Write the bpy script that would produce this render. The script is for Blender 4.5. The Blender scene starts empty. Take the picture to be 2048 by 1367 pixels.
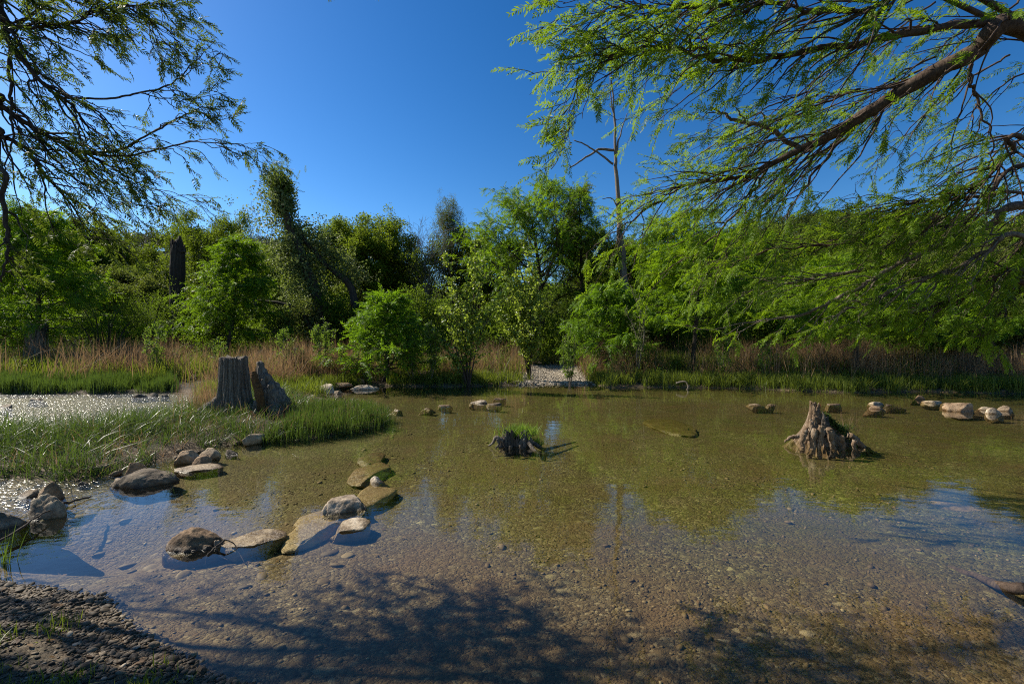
import bpy, bmesh, math, random
import numpy as np
from mathutils import Vector

C = bpy.context.scene.collection
R = math.radians
F, HOR, CX, CAMZ = 910.0, 683.0, 1024.0, 1.6     # photo scale used to survey real positions
SUN_AZ, SUN_EL = R(-69), R(41)                   # sun to the left, a little ahead

def W(px, py, z=0.0):
    """surveyed point of the level z seen at a place of the photograph"""
    D = F * (CAMZ - z) / (py - HOR)
    return np.array([(px - CX) / F * D, D, z])
def P(px, py, D):
    return np.array([(px - CX) / F * D, D, CAMZ - (py - HOR) / F * D])

# ------------------------------------------------------------------ noise
def _h(i, j, k, s):
    n = (i * 374761393 + j * 668265263 + k * 2147483647 + s * 974634541) & 0xffffffff
    n = ((n ^ (n >> 13)) * 1274126177) & 0xffffffff
    return ((n ^ (n >> 16)) & 0xffff) / 65535.0
def vnoise(p, seed=0):
    p = np.asarray(p, float); f = np.floor(p); i = f.astype(np.int64); t = p - f; t = t * t * (3 - 2 * t)
    r = 0
    for a in (0, 1):
        for b in (0, 1):
            for c in (0, 1):
                w = (t[..., 0] if a else 1 - t[..., 0]) * (t[..., 1] if b else 1 - t[..., 1]) * (t[..., 2] if c else 1 - t[..., 2])
                r = r + w * _h(i[..., 0] + a, i[..., 1] + b, i[..., 2] + c, seed)
    return r * 2 - 1
def fbm(p, o=4, seed=0):
    p = np.asarray(p, float); r = 0; a = 1; s = 0
    for k in range(o):
        r = r + a * vnoise(p * 2 ** k, seed + k); s += a; a *= .5
    return r / s
def n2(x, y, sc, o=3, seed=0):
    x = np.asarray(x, float)
    return fbm(np.stack([x * sc, np.asarray(y, float) * sc, np.zeros_like(x) + .37], -1), o, seed)
def sm(a, b, x):
    t = np.clip((np.asarray(x, float) - a) / (b - a), 0, 1); return t * t * (3 - 2 * t)

# ------------------------------------------------------------------ mesh building
def nrm(v): return v / np.maximum(np.linalg.norm(v, axis=-1, keepdims=True), 1e-9)
class MB:
    def __init__(s): s.v = []; s.q = []; s.t = []; s.tint = []; s.n = 0
    def add(s, v, quads=None, tris=None, tint=.5):
        v = np.asarray(v, float).reshape(-1, 3)
        if quads is not None and len(quads): s.q.append(np.asarray(quads, np.int64).reshape(-1, 4) + s.n)
        if tris is not None and len(tris): s.t.append(np.asarray(tris, np.int64).reshape(-1, 3) + s.n)
        s.v.append(v); s.tint.append(np.zeros(len(v)) + tint); s.n += len(v)
    def build(s, name, mat, parent=None, smooth=True, attrs=None, loc=None):
        v = np.concatenate(s.v) if s.v else np.zeros((0, 3))
        q = np.concatenate(s.q) if s.q else np.zeros((0, 4), np.int64)
        t = np.concatenate(s.t) if s.t else np.zeros((0, 3), np.int64)
        me = bpy.data.meshes.new(name)
        o = bpy.data.objects.new(name, me)
        if parent is not None:
            o.parent = parent; v = v - np.array(parent.location)
        elif loc is not None:
            o.location = loc; v = v - np.asarray(loc)
        me.vertices.add(len(v)); me.vertices.foreach_set('co', v.astype(np.float32).ravel())
        li = np.concatenate([q.ravel(), t.ravel()]).astype(np.int32)
        me.loops.add(len(li)); me.loops.foreach_set('vertex_index', li)
        ls = np.concatenate([np.arange(len(q)) * 4, len(q) * 4 + np.arange(len(t)) * 3]).astype(np.int32)
        me.polygons.add(len(ls)); me.polygons.foreach_set('loop_start', ls)
        me.polygons.foreach_set('use_smooth', np.full(len(ls), smooth, bool))
        me.update(calc_edges=True)
        a = me.attributes.new('tint', 'FLOAT', 'POINT'); a.data.foreach_set('value', np.concatenate(s.tint).astype(np.float32) if s.v else [])
        for k, x in (attrs or {}).items():
            a = me.attributes.new(k, 'FLOAT', 'POINT'); a.data.foreach_set('value', np.asarray(x, np.float32))
        me.materials.append(mat); C.objects.link(o)
        return o
def tag(o, label=None, cat=None, group=None, kind=None):
    if label: o['label'] = label
    if cat: o['category'] = cat
    if group: o['group'] = group
    if kind: o['kind'] = kind
    return o
def empty(name, loc, label, cat, group=None):
    o = bpy.data.objects.new(name, None); C.objects.link(o); o.location = tuple(float(x) for x in loc)
    o.empty_display_size = .2
    return tag(o, label, cat, group)

def tube(mb, pts, rad, k=6, tint=.5, cap=True, rough=0, seed=0):
    pts = np.asarray(pts, float); n = len(pts); rad = np.zeros(n) + rad
    d = nrm(np.gradient(pts, axis=0))
    ref = np.array([0, 0, 1.]) if abs(d[0][2]) < .9 else np.array([1., 0, 0])
    u = np.zeros_like(pts); cur = nrm(np.cross(d[0], ref))
    for i in range(n):
        cur = cur - d[i] * np.dot(cur, d[i]); cur = cur / max(np.linalg.norm(cur), 1e-9); u[i] = cur
    w = np.cross(d, u)
    a = np.arange(k) / k * 2 * math.pi
    ring = u[:, None] * np.cos(a)[None, :, None] + w[:, None] * np.sin(a)[None, :, None]
    rr = np.repeat(rad[:, None], k, 1)
    v = pts[:, None] + ring * rr[..., None]
    if rough:
        nn = fbm(v * (1.6 / max(rad[0], 1e-3)) * np.array([1, 1, .35]), 3, seed)
        v = pts[:, None] + ring * (rr * (1 + rough * nn))[..., None]
    v = v.reshape(-1, 3)
    i = np.arange(n - 1)[:, None] * k; j = np.arange(k)[None]
    q = np.stack([i + j, i + (j + 1) % k, i + k + (j + 1) % k, i + k + j], -1).reshape(-1, 4)
    tr = None
    if cap:
        v = np.concatenate([v, pts[:1], pts[-1:]]); m = n * k; jj = np.arange(k); e = (n - 1) * k
        tr = np.concatenate([np.stack([np.full(k, m), (jj + 1) % k, jj], -1), np.stack([np.full(k, m + 1), e + jj, e + (jj + 1) % k], -1)])
    mb.add(v, q, tr, tint)

def frames(d, up, rng, roll=.5):
    """columns: side, along, normal"""
    d = nrm(d); s = nrm(np.cross(d, up) + 1e-4); n = np.cross(s, d)
    a = rng.normal(0, roll, len(d))[:, None]
    return np.stack([s * np.cos(a) + n * np.sin(a), d, n * np.cos(a) - s * np.sin(a)], -1)
def rand_frames(N, rng):
    d = nrm(rng.normal(size=(N, 3))); return frames(d, nrm(rng.normal(size=(N, 3))), rng, 3)
def scatter(mb, tv, tq, pos, fr, sc, tint, ttint=None):
    N, V = len(pos), len(tv)
    if not N: return
    sc = np.asarray(sc, float)
    if sc.ndim == 1: sc = np.repeat(sc[:, None], 3, 1)
    v = np.einsum('nij,nvj->nvi', fr, tv[None] * sc[:, None]) + pos[:, None]
    q = (tq[None] + (np.arange(N) * V)[:, None, None]).reshape(-1, 4)
    t = np.repeat(np.asarray(tint)[:, None], V, 1)
    if ttint is not None: t = t + ttint[None]
    mb.add(v.reshape(-1, 3), q, None, np.clip(t, 0, 1).ravel())

def quadleaf(l, w, fold=.25):
    return np.array([[0, 0, 0], [-w / 2, l * .45, fold * w], [0, l, 0], [w / 2, l * .45, fold * w]])
def strand(npair, ll, lw, rng, stem=.006, ang=58, droop=.15):
    """a feather of two ranks of leaflets along +y, total length 1"""
    vs, qs = [], []; n = 0
    ys = np.linspace(0, 1, 5); c = np.stack([np.zeros(5), ys, -droop * ys ** 2], -1)
    for i in range(4):
        vs.append([c[i] - [stem, 0, 0], c[i] + [stem, 0, 0], c[i + 1] + [stem, 0, 0], c[i + 1] - [stem, 0, 0]]); qs.append([n, n + 1, n + 2, n + 3]); n += 4
    for i in range(npair):
        for s in (-1, 1):
            t = (i + .35 + .3 * (s > 0) + rng.uniform(-.15, .15)) / npair
            a = R(ang + rng.normal(0, 10)) * (1 - .35 * t); L = ll * (1 - .45 * abs(t - .4)) * rng.uniform(.8, 1.15)
            d = np.array([s * math.sin(a), math.cos(a), rng.normal(.0, .18) - .1]); d /= np.linalg.norm(d)
            sd = np.array([-d[1], d[0], 0]) + np.array([0, 0, rng.normal(0, .5)]); sd /= np.linalg.norm(sd)
            b = np.array([0, t, -droop * t * t])
            vs.append([b, b + d * L * .45 - sd * lw / 2, b + d * L + [0, 0, -.12 * L], b + d * L * .45 + sd * lw / 2]); qs.append([n, n + 1, n + 2, n + 3]); n += 4
    return np.concatenate([np.asarray(x) for x in vs]), np.asarray(qs)
def clump(k, r, l, w, rng, flat=.75):
    vs, qs, tt = [], [], []
    p = nrm(rng.normal(size=(k, 3))) * (rng.uniform(.15, 1, k) ** .5)[:, None] * r * np.array([1, 1, flat])
    fr = rand_frames(k, rng)
    for i in range(k):
        s = rng.uniform(.7, 1.3); vs.append((fr[i] @ (quadleaf(l, w) * s).T).T + p[i]); qs.append(np.arange(4) + 4 * i); tt += [rng.normal(0, .12)] * 4
    return np.concatenate(vs), np.asarray(qs), np.asarray(tt)

RT = np.random.default_rng(11)
ST_NEAR = [strand(9, .27, .068, RT, .008) for _ in range(5)]
ST_LEFT = [strand(6, .36, .095, RT, .010, 50) for _ in range(5)]
ST_MID = [strand(6, .30, .075, RT, .012, 52, .2) for _ in range(5)]
CL_OAK = [clump(26, .42, .13, .075, RT) for _ in range(4)]
CL_BIG = [clump(26, 1.0, .34, .22, RT) for _ in range(4)]
CL_VINE = [clump(22, .30, .10, .075, RT, 1.3) for _ in range(3)]
CL_FINE = [clump(26, .28, .075, .03, RT) for _ in range(3)]

# ------------------------------------------------------------------ materials
def newmat(name):
    m = bpy.data.materials.new(name); m.use_nodes = True; nt = m.node_tree; nt.nodes.clear()
    out = nt.nodes.new('ShaderNodeOutputMaterial'); return m, nt, out
class N:
    def __init__(s, nt): s.nt = nt
    def __call__(s, t, ins=None, **kw):
        n = s.nt.nodes.new('ShaderNode' + t)
        for k, v in kw.items(): setattr(n, k, v)
        for k, v in (ins or {}).items():
            if isinstance(v, bpy.types.NodeSocket): s.nt.links.new(v, n.inputs[k])
            else: n.inputs[k].default_value = v
        return n
    def ramp(s, fac, stops):
        n = s.nt.nodes.new('ShaderNodeValToRGB'); s.nt.links.new(fac, n.inputs[0]); e = n.color_ramp.elements
        while len(e) < len(stops): e.new(.5)
        for x, (p, c) in zip(e, stops): x.position = p; x.color = (*c, 1)
        return n.outputs[0]
    def math(s, op, a, b=0.0, clamp=False):
        n = s.nt.nodes.new('ShaderNodeMath'); n.operation = op; n.use_clamp = clamp
        for i, x in enumerate((a, b)):
            if isinstance(x, bpy.types.NodeSocket): s.nt.links.new(x, n.inputs[i])
            else: n.inputs[i].default_value = x
        return n.outputs[0]
    def mix(s, f, a, b, mode='MIX'):
        n = s.nt.nodes.new('ShaderNodeMix'); n.data_type = 'RGBA'; n.blend_type = mode
        for i, x in ((0, f), (6, a), (7, b)):
            if isinstance(x, bpy.types.NodeSocket): s.nt.links.new(x, n.inputs[i])
            else: n.inputs[i].default_value = x if i == 0 else (*x, 1)
        return n.outputs[2]

def leafmat(name, dark, light, trans=.45, tcol=None, rough=.5, spec=.3, var=.25):
    m, nt, out = newmat(name); n = N(nt)
    t = n('Attribute', attribute_name='tint').outputs['Fac']
    oi = n('ObjectInfo').outputs['Random']
    f = n.math('ADD', t, n.math('MULTIPLY', n.math('SUBTRACT', oi, .5), var), True)
    col = n.ramp(f, [(0, dark), (1, light)])
    tc = n.mix(.5, col, tcol) if tcol else col
    p = n('BsdfPrincipled', {'Base Color': col, 'Roughness': rough, 'Specular IOR Level': spec})
    tr = n('BsdfTranslucent', {'Color': tc})
    mx = n('MixShader', {0: trans, 1: p.outputs[0], 2: tr.outputs[0]})
    nt.links.new(mx.outputs[0], out.inputs[0]); return m
def barkmat(name, c1, c2, c3, sc=14, stretch=.16, bump=.6, dist=.02):
    m, nt, out = newmat(name); n = N(nt)
    co = n('TexCoord').outputs['Object']
    mp = n('Mapping', {'Vector': co, 'Scale': (1, 1, stretch)}).outputs[0]
    a = n('TexNoise', {'Vector': mp, 'Scale': sc, 'Detail': 8, 'Roughness': .65}).outputs[0]
    b = n('TexNoise', {'Vector': co, 'Scale': 3.1, 'Detail': 5}).outputs[0]
    t = n('Attribute', attribute_name='tint').outputs['Fac']
    f = n.math('ADD', n.math('MULTIPLY', a, .75), n.math('SUBTRACT', n.math('MULTIPLY', t, .5), .125))
    col = n.ramp(f, [(.28, c1), (.5, c2), (.72, c3)])
    col = n.mix(n.math('MULTIPLY', b, .4), col, c2)
    mp2 = n('Mapping', {'Vector': co, 'Scale': (1, 1, min(1, stretch * 2.2))}).outputs[0]
    e = n('TexNoise', {'Vector': mp2, 'Scale': sc * 4.5, 'Detail': 6, 'Roughness': .7}).outputs[0]
    col = n.mix(.75, col, n.ramp(e, [(.36, (.28, .26, .23)), (.52, (.95, .95, .95)), (.7, (1.35, 1.33, 1.28))]), 'MULTIPLY')
    a = n.math('ADD', a, n.math('MULTIPLY', e, .5))
    bp = n('Bump', {'Height': a, 'Strength': bump, 'Distance': dist}).outputs[0]
    p = n('BsdfPrincipled', {'Base Color': col, 'Roughness': .85, 'Specular IOR Level': .2, 'Normal': bp})
    nt.links.new(p.outputs[0], out.inputs[0]); return m
def rockmat(name, c1, c2, c3, wet=True, sc=6):
    m, nt, out = newmat(name); n = N(nt)
    g = n('NewGeometry').outputs['Position']; oi = n('ObjectInfo').outputs['Random']
    a = n('TexNoise', {'Vector': g, 'Scale': sc, 'Detail': 9, 'Roughness': .68}).outputs[0]
    b = n('TexNoise', {'Vector': g, 'Scale': sc * 6, 'Detail': 6, 'Roughness': .7}).outputs[0]
    v = n('TexVoronoi', {'Vector': g, 'Scale': sc * 5, 'Randomness': 1}).outputs['Distance']
    f = n.math('ADD', n.math('MULTIPLY', a, 1.0), n.math('MULTIPLY', n.math('SUBTRACT', oi, .5), .25))
    col = n.ramp(f, [(.32, c1), (.5, c2), (.68, c3)])
    dark = n.ramp(b, [(.36, (.35, .3, .25)), (.5, (1, 1, 1))])
    col = n.mix(.6, col, dark, 'MULTIPLY')
    if wet:                                       # damp band and algae below the waterline
        z = n('SeparateXYZ', {0: g}).outputs[2]
        zz = n.math('ADD', z, n.math('MULTIPLY', n.math('SUBTRACT', a, .5), .08))
        wf = n('MapRange', {'Value': zz, 'From Min': .0, 'From Max': .045, 'To Min': 1.0, 'To Max': 0.0}).outputs[0]
        col = n.mix(wf, col, n.mix(1, col, (.66, .58, .42), 'MULTIPLY'))
        bf = n.math('SUBTRACT', 1, n.math('MULTIPLY', n.math('ABSOLUTE', zz), 28), True)
        col = n.mix(n.math('MULTIPLY', bf, .8), col, n.mix(1, col, (.42, .38, .30), 'MULTIPLY'))
        rg = n.math('SUBTRACT', .85, n.math('MULTIPLY', wf, .5))
    else: rg = .85
    h = n.math('ADD', n.math('MULTIPLY', a, 1.0), n.math('ADD', n.math('MULTIPLY', b, .35), n.math('MULTIPLY', v, -.15)))
    bp = n('Bump', {'Height': h, 'Strength': .8, 'Distance': .035}).outputs[0]
    p = n('BsdfPrincipled', {'Base Color': col, 'Roughness': rg, 'Specular IOR Level': .3, 'Normal': bp})
    nt.links.new(p.outputs[0], out.inputs[0]); return m

M = {}
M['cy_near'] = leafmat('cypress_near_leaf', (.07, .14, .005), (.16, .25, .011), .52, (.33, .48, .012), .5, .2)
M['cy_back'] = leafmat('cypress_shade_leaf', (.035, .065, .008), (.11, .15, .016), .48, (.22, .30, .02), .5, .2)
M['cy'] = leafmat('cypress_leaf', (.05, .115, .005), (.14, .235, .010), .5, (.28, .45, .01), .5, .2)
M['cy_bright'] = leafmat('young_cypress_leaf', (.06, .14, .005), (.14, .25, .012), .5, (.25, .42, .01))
M['oak'] = leafmat('oak_leaf', (.045, .075, .006), (.15, .20, .018), .48, (.28, .38, .02), .62, .08)
M['olive'] = leafmat('olive_leaf', (.05, .075, .014), (.15, .175, .035), .42, (.24, .30, .03), .6, .1)
M['vine'] = leafmat('vine_leaf', (.06, .085, .022), (.21, .235, .09), .42, (.26, .34, .06), .55, .2)
M['cotton'] = leafmat('cottonwood_leaf', (.12, .19, .02), (.27, .33, .05), .5, (.40, .50, .04), .4, .45)
M['willow'] = leafmat('willow_leaf', (.07, .13, .015), (.17, .26, .03), .5, (.26, .38, .03))
M['wood'] = leafmat('wood_leaf', (.025, .042, .007), (.085, .11, .018), .3, (.14, .18, .02), .6, .12)
M['scrub'] = leafmat('scrub_leaf', (.035, .07, .006), (.14, .20, .018), .48, (.24, .36, .02), .6, .1)
M['sedge'] = leafmat('sedge_blade', (.016, .034, .006), (.07, .115, .016), .42, (.15, .23, .025), .38, .4, 0)
M['bank_grass'] = leafmat('bank_grass_blade', (.05, .085, .010), (.16, .19, .025), .5, (.26, .32, .02), .5, .3, 0)
M['dry_grass'] = leafmat('dry_grass_blade', (.095, .055, .03), (.34, .225, .12), .42, (.36, .21, .09), .6, .25, 0)
M['russet'] = leafmat('russet_seedhead', (.14, .05, .02), (.33, .13, .05), .3, (.35, .13, .04), .6, .25, 0)
M['moss'] = leafmat('moss', (.03, .05, .01), (.09, .13, .02), .2, None, .8, .2)
M['bark'] = barkmat('bark', (.015, .011, .008), (.05, .038, .028), (.11, .09, .07))
M['bark_pale'] = barkmat('pale_bark', (.045, .035, .025), (.15, .12, .09), (.32, .28, .22))
M['bark_red'] = barkmat('cypress_bark', (.02, .014, .01), (.075, .05, .035), (.16, .115, .085))
M['bare'] = barkmat('bare_twig', (.07, .06, .055), (.16, .14, .13), (.28, .25, .24))
M['stump'] = barkmat('weathered_stump', (.03, .023, .016), (.17, .138, .105), (.44, .385, .31), 22, .07, 1, .03)
M['stump_warm'] = barkmat('rotten_stump', (.03, .019, .011), (.19, .128, .078), (.54, .46, .35), 19, .16, 1, .03)
M['stump_dark'] = barkmat('wet_stump', (.014, .011, .008), (.075, .06, .045), (.30, .26, .21), 14, .12, .9, .03)
M['heart'] = barkmat('orange_heartwood', (.04, .018, .007), (.13, .062, .022), (.26, .15, .06), 24, .09, .9, .03)
M['rock'] = rockmat('limestone', (.12, .085, .05), (.29, .215, .135), (.46, .37, .25))
M['rock_dark'] = rockmat('dark_limestone', (.06, .046, .03), (.16, .12, .078), (.31, .25, .17))
M['rock_pale'] = rockmat('pale_limestone', (.20, .15, .10), (.40, .32, .23), (.58, .50, .39))
M['rock_olive'] = rockmat('algae_covered_limestone', (.14, .13, .035), (.21, .19, .07), (.28, .26, .11))
M['rock_brown'] = rockmat('brown_limestone', (.08, .048, .024), (.22, .14, .075), (.38, .27, .165))

def groundmat():
    m, nt, out = newmat('ground'); n = N(nt)
    g = n('NewGeometry').outputs['Position']
    soil = n('Attribute', attribute_name='soil').outputs['Fac']; alg = n('Attribute', attribute_name='algae').outputs['Fac']
    warp = n('TexNoise', {'Vector': g, 'Scale': 9, 'Detail': 3}).outputs['Color']
    gw = n('VectorMath', {0: g, 1: n('VectorMath', {0: warp, 'Scale': .05}, operation='SCALE').outputs[0]}, operation='ADD').outputs[0]
    gs = n('Mapping', {'Vector': gw, 'Scale': (1, 1.25, .6)}).outputs[0]
    v1 = n('TexVoronoi', {'Vector': gs, 'Scale': 43, 'Randomness': 1}); v2 = n('TexVoronoi', {'Vector': gs, 'Scale': 19, 'Randomness': 1})
    v3 = n('TexVoronoi', {'Vector': gs, 'Scale': 95, 'Randomness': 1})
    r1 = n('SeparateColor', {0: v1.outputs['Color']}); r2 = n('SeparateColor', {0: v2.outputs['Color']})
    big = n.math('GREATER_THAN', r2.outputs[1], .72)
    rv = n.math('ADD', n.math('MULTIPLY', r1.outputs[0], n.math('SUBTRACT', 1, big)), n.math('MULTIPLY', r2.outputs[0], big))
    stone = n.ramp(rv, [(0, (.055, .038, .018)), (.35, (.10, .071, .036)), (.65, (.138, .102, .055)), (.9, (.19, .148, .085)), (1, (.31, .255, .165))])
    patch = n('TexNoise', {'Vector': g, 'Scale': .9, 'Detail': 5, 'Roughness': .6}).outputs[0]
    silt = n.ramp(patch, [(.4, (.115, .07, .036)), (.62, (.08, .055, .031))])
    fine = n('TexNoise', {'Vector': g, 'Scale': 38, 'Detail': 6, 'Roughness': .75}).outputs[0]
    stone = n.mix(n.math('MULTIPLY', n.ramp(patch, [(.38, (.75,) * 3), (.62, (.15,) * 3)]), 1.0), stone, silt)
    af = n.math('MULTIPLY', alg, n.ramp(n('TexNoise', {'Vector': g, 'Scale': 2.3, 'Detail': 6, 'Roughness': .7}).outputs[0], [(.3, (.35,) * 3), (.65, (1,) * 3)]))
    stone = n.mix(n.math('MULTIPLY', af, .9), stone, n.mix(1, stone, (.62, .84, .16), 'MULTIPLY'))
    stone = n.mix(.55, stone, n.ramp(fine, [(.3, (.45, .42, .4)), (.6, (1.1, 1.1, 1.1))]), 'MULTIPLY')
    lit = n('TexNoise', {'Vector': g, 'Scale': 5, 'Detail': 8, 'Roughness': .7}).outputs[0]
    dirt = n.ramp(lit, [(.3, (.016, .012, .007)), (.5, (.042, .032, .018)), (.62, (.05, .05, .02)), (.75, (.085, .062, .038))])
    dirt = n.mix(n('Attribute', attribute_name='forest').outputs['Fac'], dirt, n.mix(lit, (.012, .016, .006), (.045, .05, .018)))
    col = n.mix(soil, stone, dirt)
    dm = n.math('MULTIPLY', n.math('SUBTRACT', 1, n.math('MULTIPLY', v1.outputs['Distance'], 1.0)), n.math('SUBTRACT', 1, big))
    db = n.math('MULTIPLY', n.math('SUBTRACT', 1.3, n.math('MULTIPLY', v2.outputs['Distance'], 1.3)), big)
    h = n.math('ADD', n.math('ADD', dm, db), n.math('ADD', n.math('MULTIPLY', v3.outputs['Distance'], -.35), n.math('MULTIPLY', fine, .5)))
    bp = n('Bump', {'Height': h, 'Strength': .9, 'Distance': .015}).outputs[0]
    p = n('BsdfPrincipled', {'Base Color': col, 'Roughness': .8, 'Specular IOR Level': .25, 'Normal': bp})
    nt.links.new(p.outputs[0], out.inputs[0]); return m
def pebblemat(name, cols):
    m, nt, out = newmat(name); n = N(nt)
    t = n('Attribute', attribute_name='tint').outputs['Fac']; g = n('NewGeometry').outputs['Position']
    col = n.ramp(t, cols); f = n('TexNoise', {'Vector': g, 'Scale': 60, 'Detail': 5}).outputs[0]
    col = n.mix(.5, col, n.ramp(f, [(.3, (.5, .48, .45)), (.6, (1.1, 1.1, 1.1))]), 'MULTIPLY')
    bp = n('Bump', {'Height': f, 'Strength': .5, 'Distance': .004}).outputs[0]
    p = n('BsdfPrincipled', {'Base Color': col, 'Roughness': .7, 'Specular IOR Level': .25, 'Normal': bp})
    nt.links.new(p.outputs[0], out.inputs[0]); return m
M['ground'] = groundmat()
M['pebble'] = pebblemat('shore_pebble', [(0, (.03, .020, .010)), (.5, (.085, .060, .033)), (.85, (.15, .11, .065)), (1, (.32, .26, .18))])
M['bedpebble'] = pebblemat('bed_pebble', [(0, (.06, .038, .018)), (.5, (.135, .092, .047)), (.9, (.20, .145, .08)), (1, (.31, .24, .145))])
M['gravel'] = pebblemat('gravel_stone', [(0, (.13, .10, .07)), (.5, (.29, .24, .175)), (1, (.52, .46, .37))])
def watermat():
    m, nt, out = newmat('water'); n = N(nt)
    g = n('NewGeometry').outputs['Position']; rf = n('Attribute', attribute_name='riffle').outputs['Fac']
    gs = n('Mapping', {'Vector': g, 'Scale': (1, 1.6, 1)}).outputs[0]
    a = n('TexNoise', {'Vector': gs, 'Scale': 1.6, 'Detail': 3, 'Roughness': .5}).outputs[0]
    b = n('TexNoise', {'Vector': gs, 'Scale': 7, 'Detail': 4, 'Roughness': .6, 'Distortion': .6}).outputs[0]
    c = n('TexNoise', {'Vector': g, 'Scale': 13, 'Detail': 1.8, 'Roughness': .6, 'Distortion': .6}).outputs[0]
    h = n.math('ADD', n.math('ADD', n.math('MULTIPLY', a, .0035), n.math('MULTIPLY', b, .00055)),
               n.math('MULTIPLY', rf, n.math('MULTIPLY', c, .053)))
    bp = n('Bump', {'Height': h, 'Strength': 1.0, 'Distance': 1.0}).outputs[0]
    # Fresnel reflectance of water, the same from above and below
    ic = n('NewGeometry').outputs['Incoming']
    cs = n.math('ABSOLUTE', n('VectorMath', {0: bp, 1: ic}, operation='DOT_PRODUCT').outputs['Value'])
    fr = n.math('ADD', .017, n.math('MULTIPLY', n.math('POWER', n.math('SUBTRACT', 1, cs, True), 5.1), .98))
    tr = n('BsdfTransparent', {'Color': (.92, .90, .76, 1)})
    gl = n('BsdfGlossy', {'Color': (1, 1, 1, 1), 'Roughness': n.math('ADD', .02, n.math('MULTIPLY', rf, .17)), 'Normal': bp})
    mx = n('MixShader', {0: fr, 1: tr.outputs[0], 2: gl.outputs[0]})
    nt.links.new(mx.outputs[0], out.inputs[0]); return m
M['water'] = watermat()

# ------------------------------------------------------------------ terrain
far_px = [(-900, 792), (0, 788), (150, 789), (310, 786), (380, 789), (402, 808), (385, 842), (200, 870), (0, 884), (-500, 905), (-700, 930),
          (-500, 975), (0, 957), (100, 962), (180, 958), (255, 940), (345, 917), (440, 893), (520, 884), (600, 880), (700, 866), (765, 850),
          (778, 833), (742, 815), (680, 803), (632, 794), (645, 782), (700, 776), (760, 772), (900, 773), (1040, 770), (1090, 768), (1190, 769),
          (1215, 775), (1350, 774), (1500, 777), (1620, 783), (1700, 785), (1850, 783), (2048, 787), (3000, 796)]
FAR = np.array([W(*p)[:2] for p in far_px] + [(200, 30), (900, 900), (-900, 900), (-60, 20)])
near_px = [(-300, 1150), (0, 1163), (120, 1180), (205, 1192), (245, 1245), (330, 1300), (420, 1342), (520, 1362), (650, 1440), (900, 1520), (1500, 1620), (2400, 1700)]
NEAR = np.array([(-60, 6), (-9, 4.2)] + [tuple(W(*p)[:2]) for p in near_px] + [(6, 1.9), (60, 3), (60, -60), (-60, -60)])
def sdf(x, y, poly):
    x = np.asarray(x, float); y = np.asarray(y, float)
    d = np.full(x.shape, 1e18); s = np.zeros(x.shape, bool)
    for i in range(len(poly)):
        ax, ay = poly[i]; bx, by = poly[i - 1]
        ex, ey = bx - ax, by - ay; wx, wy = x - ax, y - ay
        t = np.clip((wx * ex + wy * ey) / (ex * ex + ey * ey + 1e-12), 0, 1)
        d = np.minimum(d, (wx - ex * t) ** 2 + (wy - ey * t) ** 2)
        c = (ay > y) != (by > y)
        s ^= c & (x < (bx - ax) * (y - ay) / (by - ay + 1e-12) + ax)
    return np.where(s, 1, -1) * np.sqrt(d)
def hill(x, y):
    a = 21 * np.exp(-((x + 75) / 42) ** 2) + 26 * np.exp(-((x - 85) / 62) ** 2) + 4
    return a * sm(36, 125, y) + 6 * sm(110, 300, y)
def terrain(x, y):
    x = np.asarray(x, float); y = np.asarray(y, float)
    s1 = sdf(x, y, FAR) + .10 * n2(x, y, 1.7, 3, 5); s2 = sdf(x, y, NEAR) + .11 * n2(x, y, 2.3, 4, 8)
    bar = np.exp(-((x - 1.62 - .05 * (y - 16)) / (1.35 + .02 * (y - 16))) ** 2) * sm(14, 15.5, y) * (1 - sm(23, 26, y))
    land1 = (.10 * sm(0, .3, s1) + .22 * sm(.2, 2.5, s1) + .35 * sm(2, 12, s1)) * (1 - .6 * bar) + .5 * sm(8, 26, s1) + hill(x, y)
    land1 = land1 + sm(0, 1, s1) * (.05 * n2(x, y, .8, 4, 3) + .3 * sm(6, 16, s1) * n2(x, y, .13, 3, 4))
    land2 = .05 * sm(0, .3, s2) + .10 * sm(.2, 1.6, s2) + .12 * sm(1, 5, s2)
    dist = np.maximum(-np.maximum(s1, s2), 0)
    pool = np.exp(-((x + 3.6) / 1.0) ** 2 - ((y - 4.0) / .75) ** 2)
    bed = -(.03 * sm(0, .1, dist) + .12 * (1 - np.exp(-dist / 1.1)) + .05 * sm(7, 11, y) + .36 * pool * sm(0, .7, dist)) + .022 * n2(x, y, 1.3, 4, 9) * sm(0, .4, dist)
    bed = bed + .02 * sm(9, 4, y) * sm(0, .5, dist)
    h = np.where(s1 > 0, land1, np.where(s2 > 0, land2, bed))
    return h, s1, s2, bar
def gh(x, y):
    return terrain(np.atleast_1d(np.asarray(x, float)), np.atleast_1d(np.asarray(y, float)))[0]
def axis(segs):
    out = []
    for a, b, s0, s1 in segs:
        x = a; n = max(2, int((b - a) / ((s0 + s1) / 2))); t = np.linspace(0, 1, n, endpoint=False)
        k = s1 / s0
        u = (k ** t - 1) / (k - 1) if abs(k - 1) > 1e-6 else t
        out.append(a + (b - a) * u)
    return np.concatenate(out + [np.array([segs[-1][1]])])
xp = axis([(0, 9, .05, .06), (9, 30, .07, .6), (30, 900, .8, 40)])
xs = np.concatenate([-xp[::-1][:-1], xp])
ys = axis([(-60, 0, 6, .3), (0, 1.2, .2, .05), (1.2, 9, .035, .06), (9, 19, .06, .12), (19, 60, .15, 1.5), (60, 900, 1.5, 40)])
gx, gy = np.meshgrid(xs, ys); H, S1, S2, BAR = terrain(gx, gy)
nx, ny = len(xs), len(ys)
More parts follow.
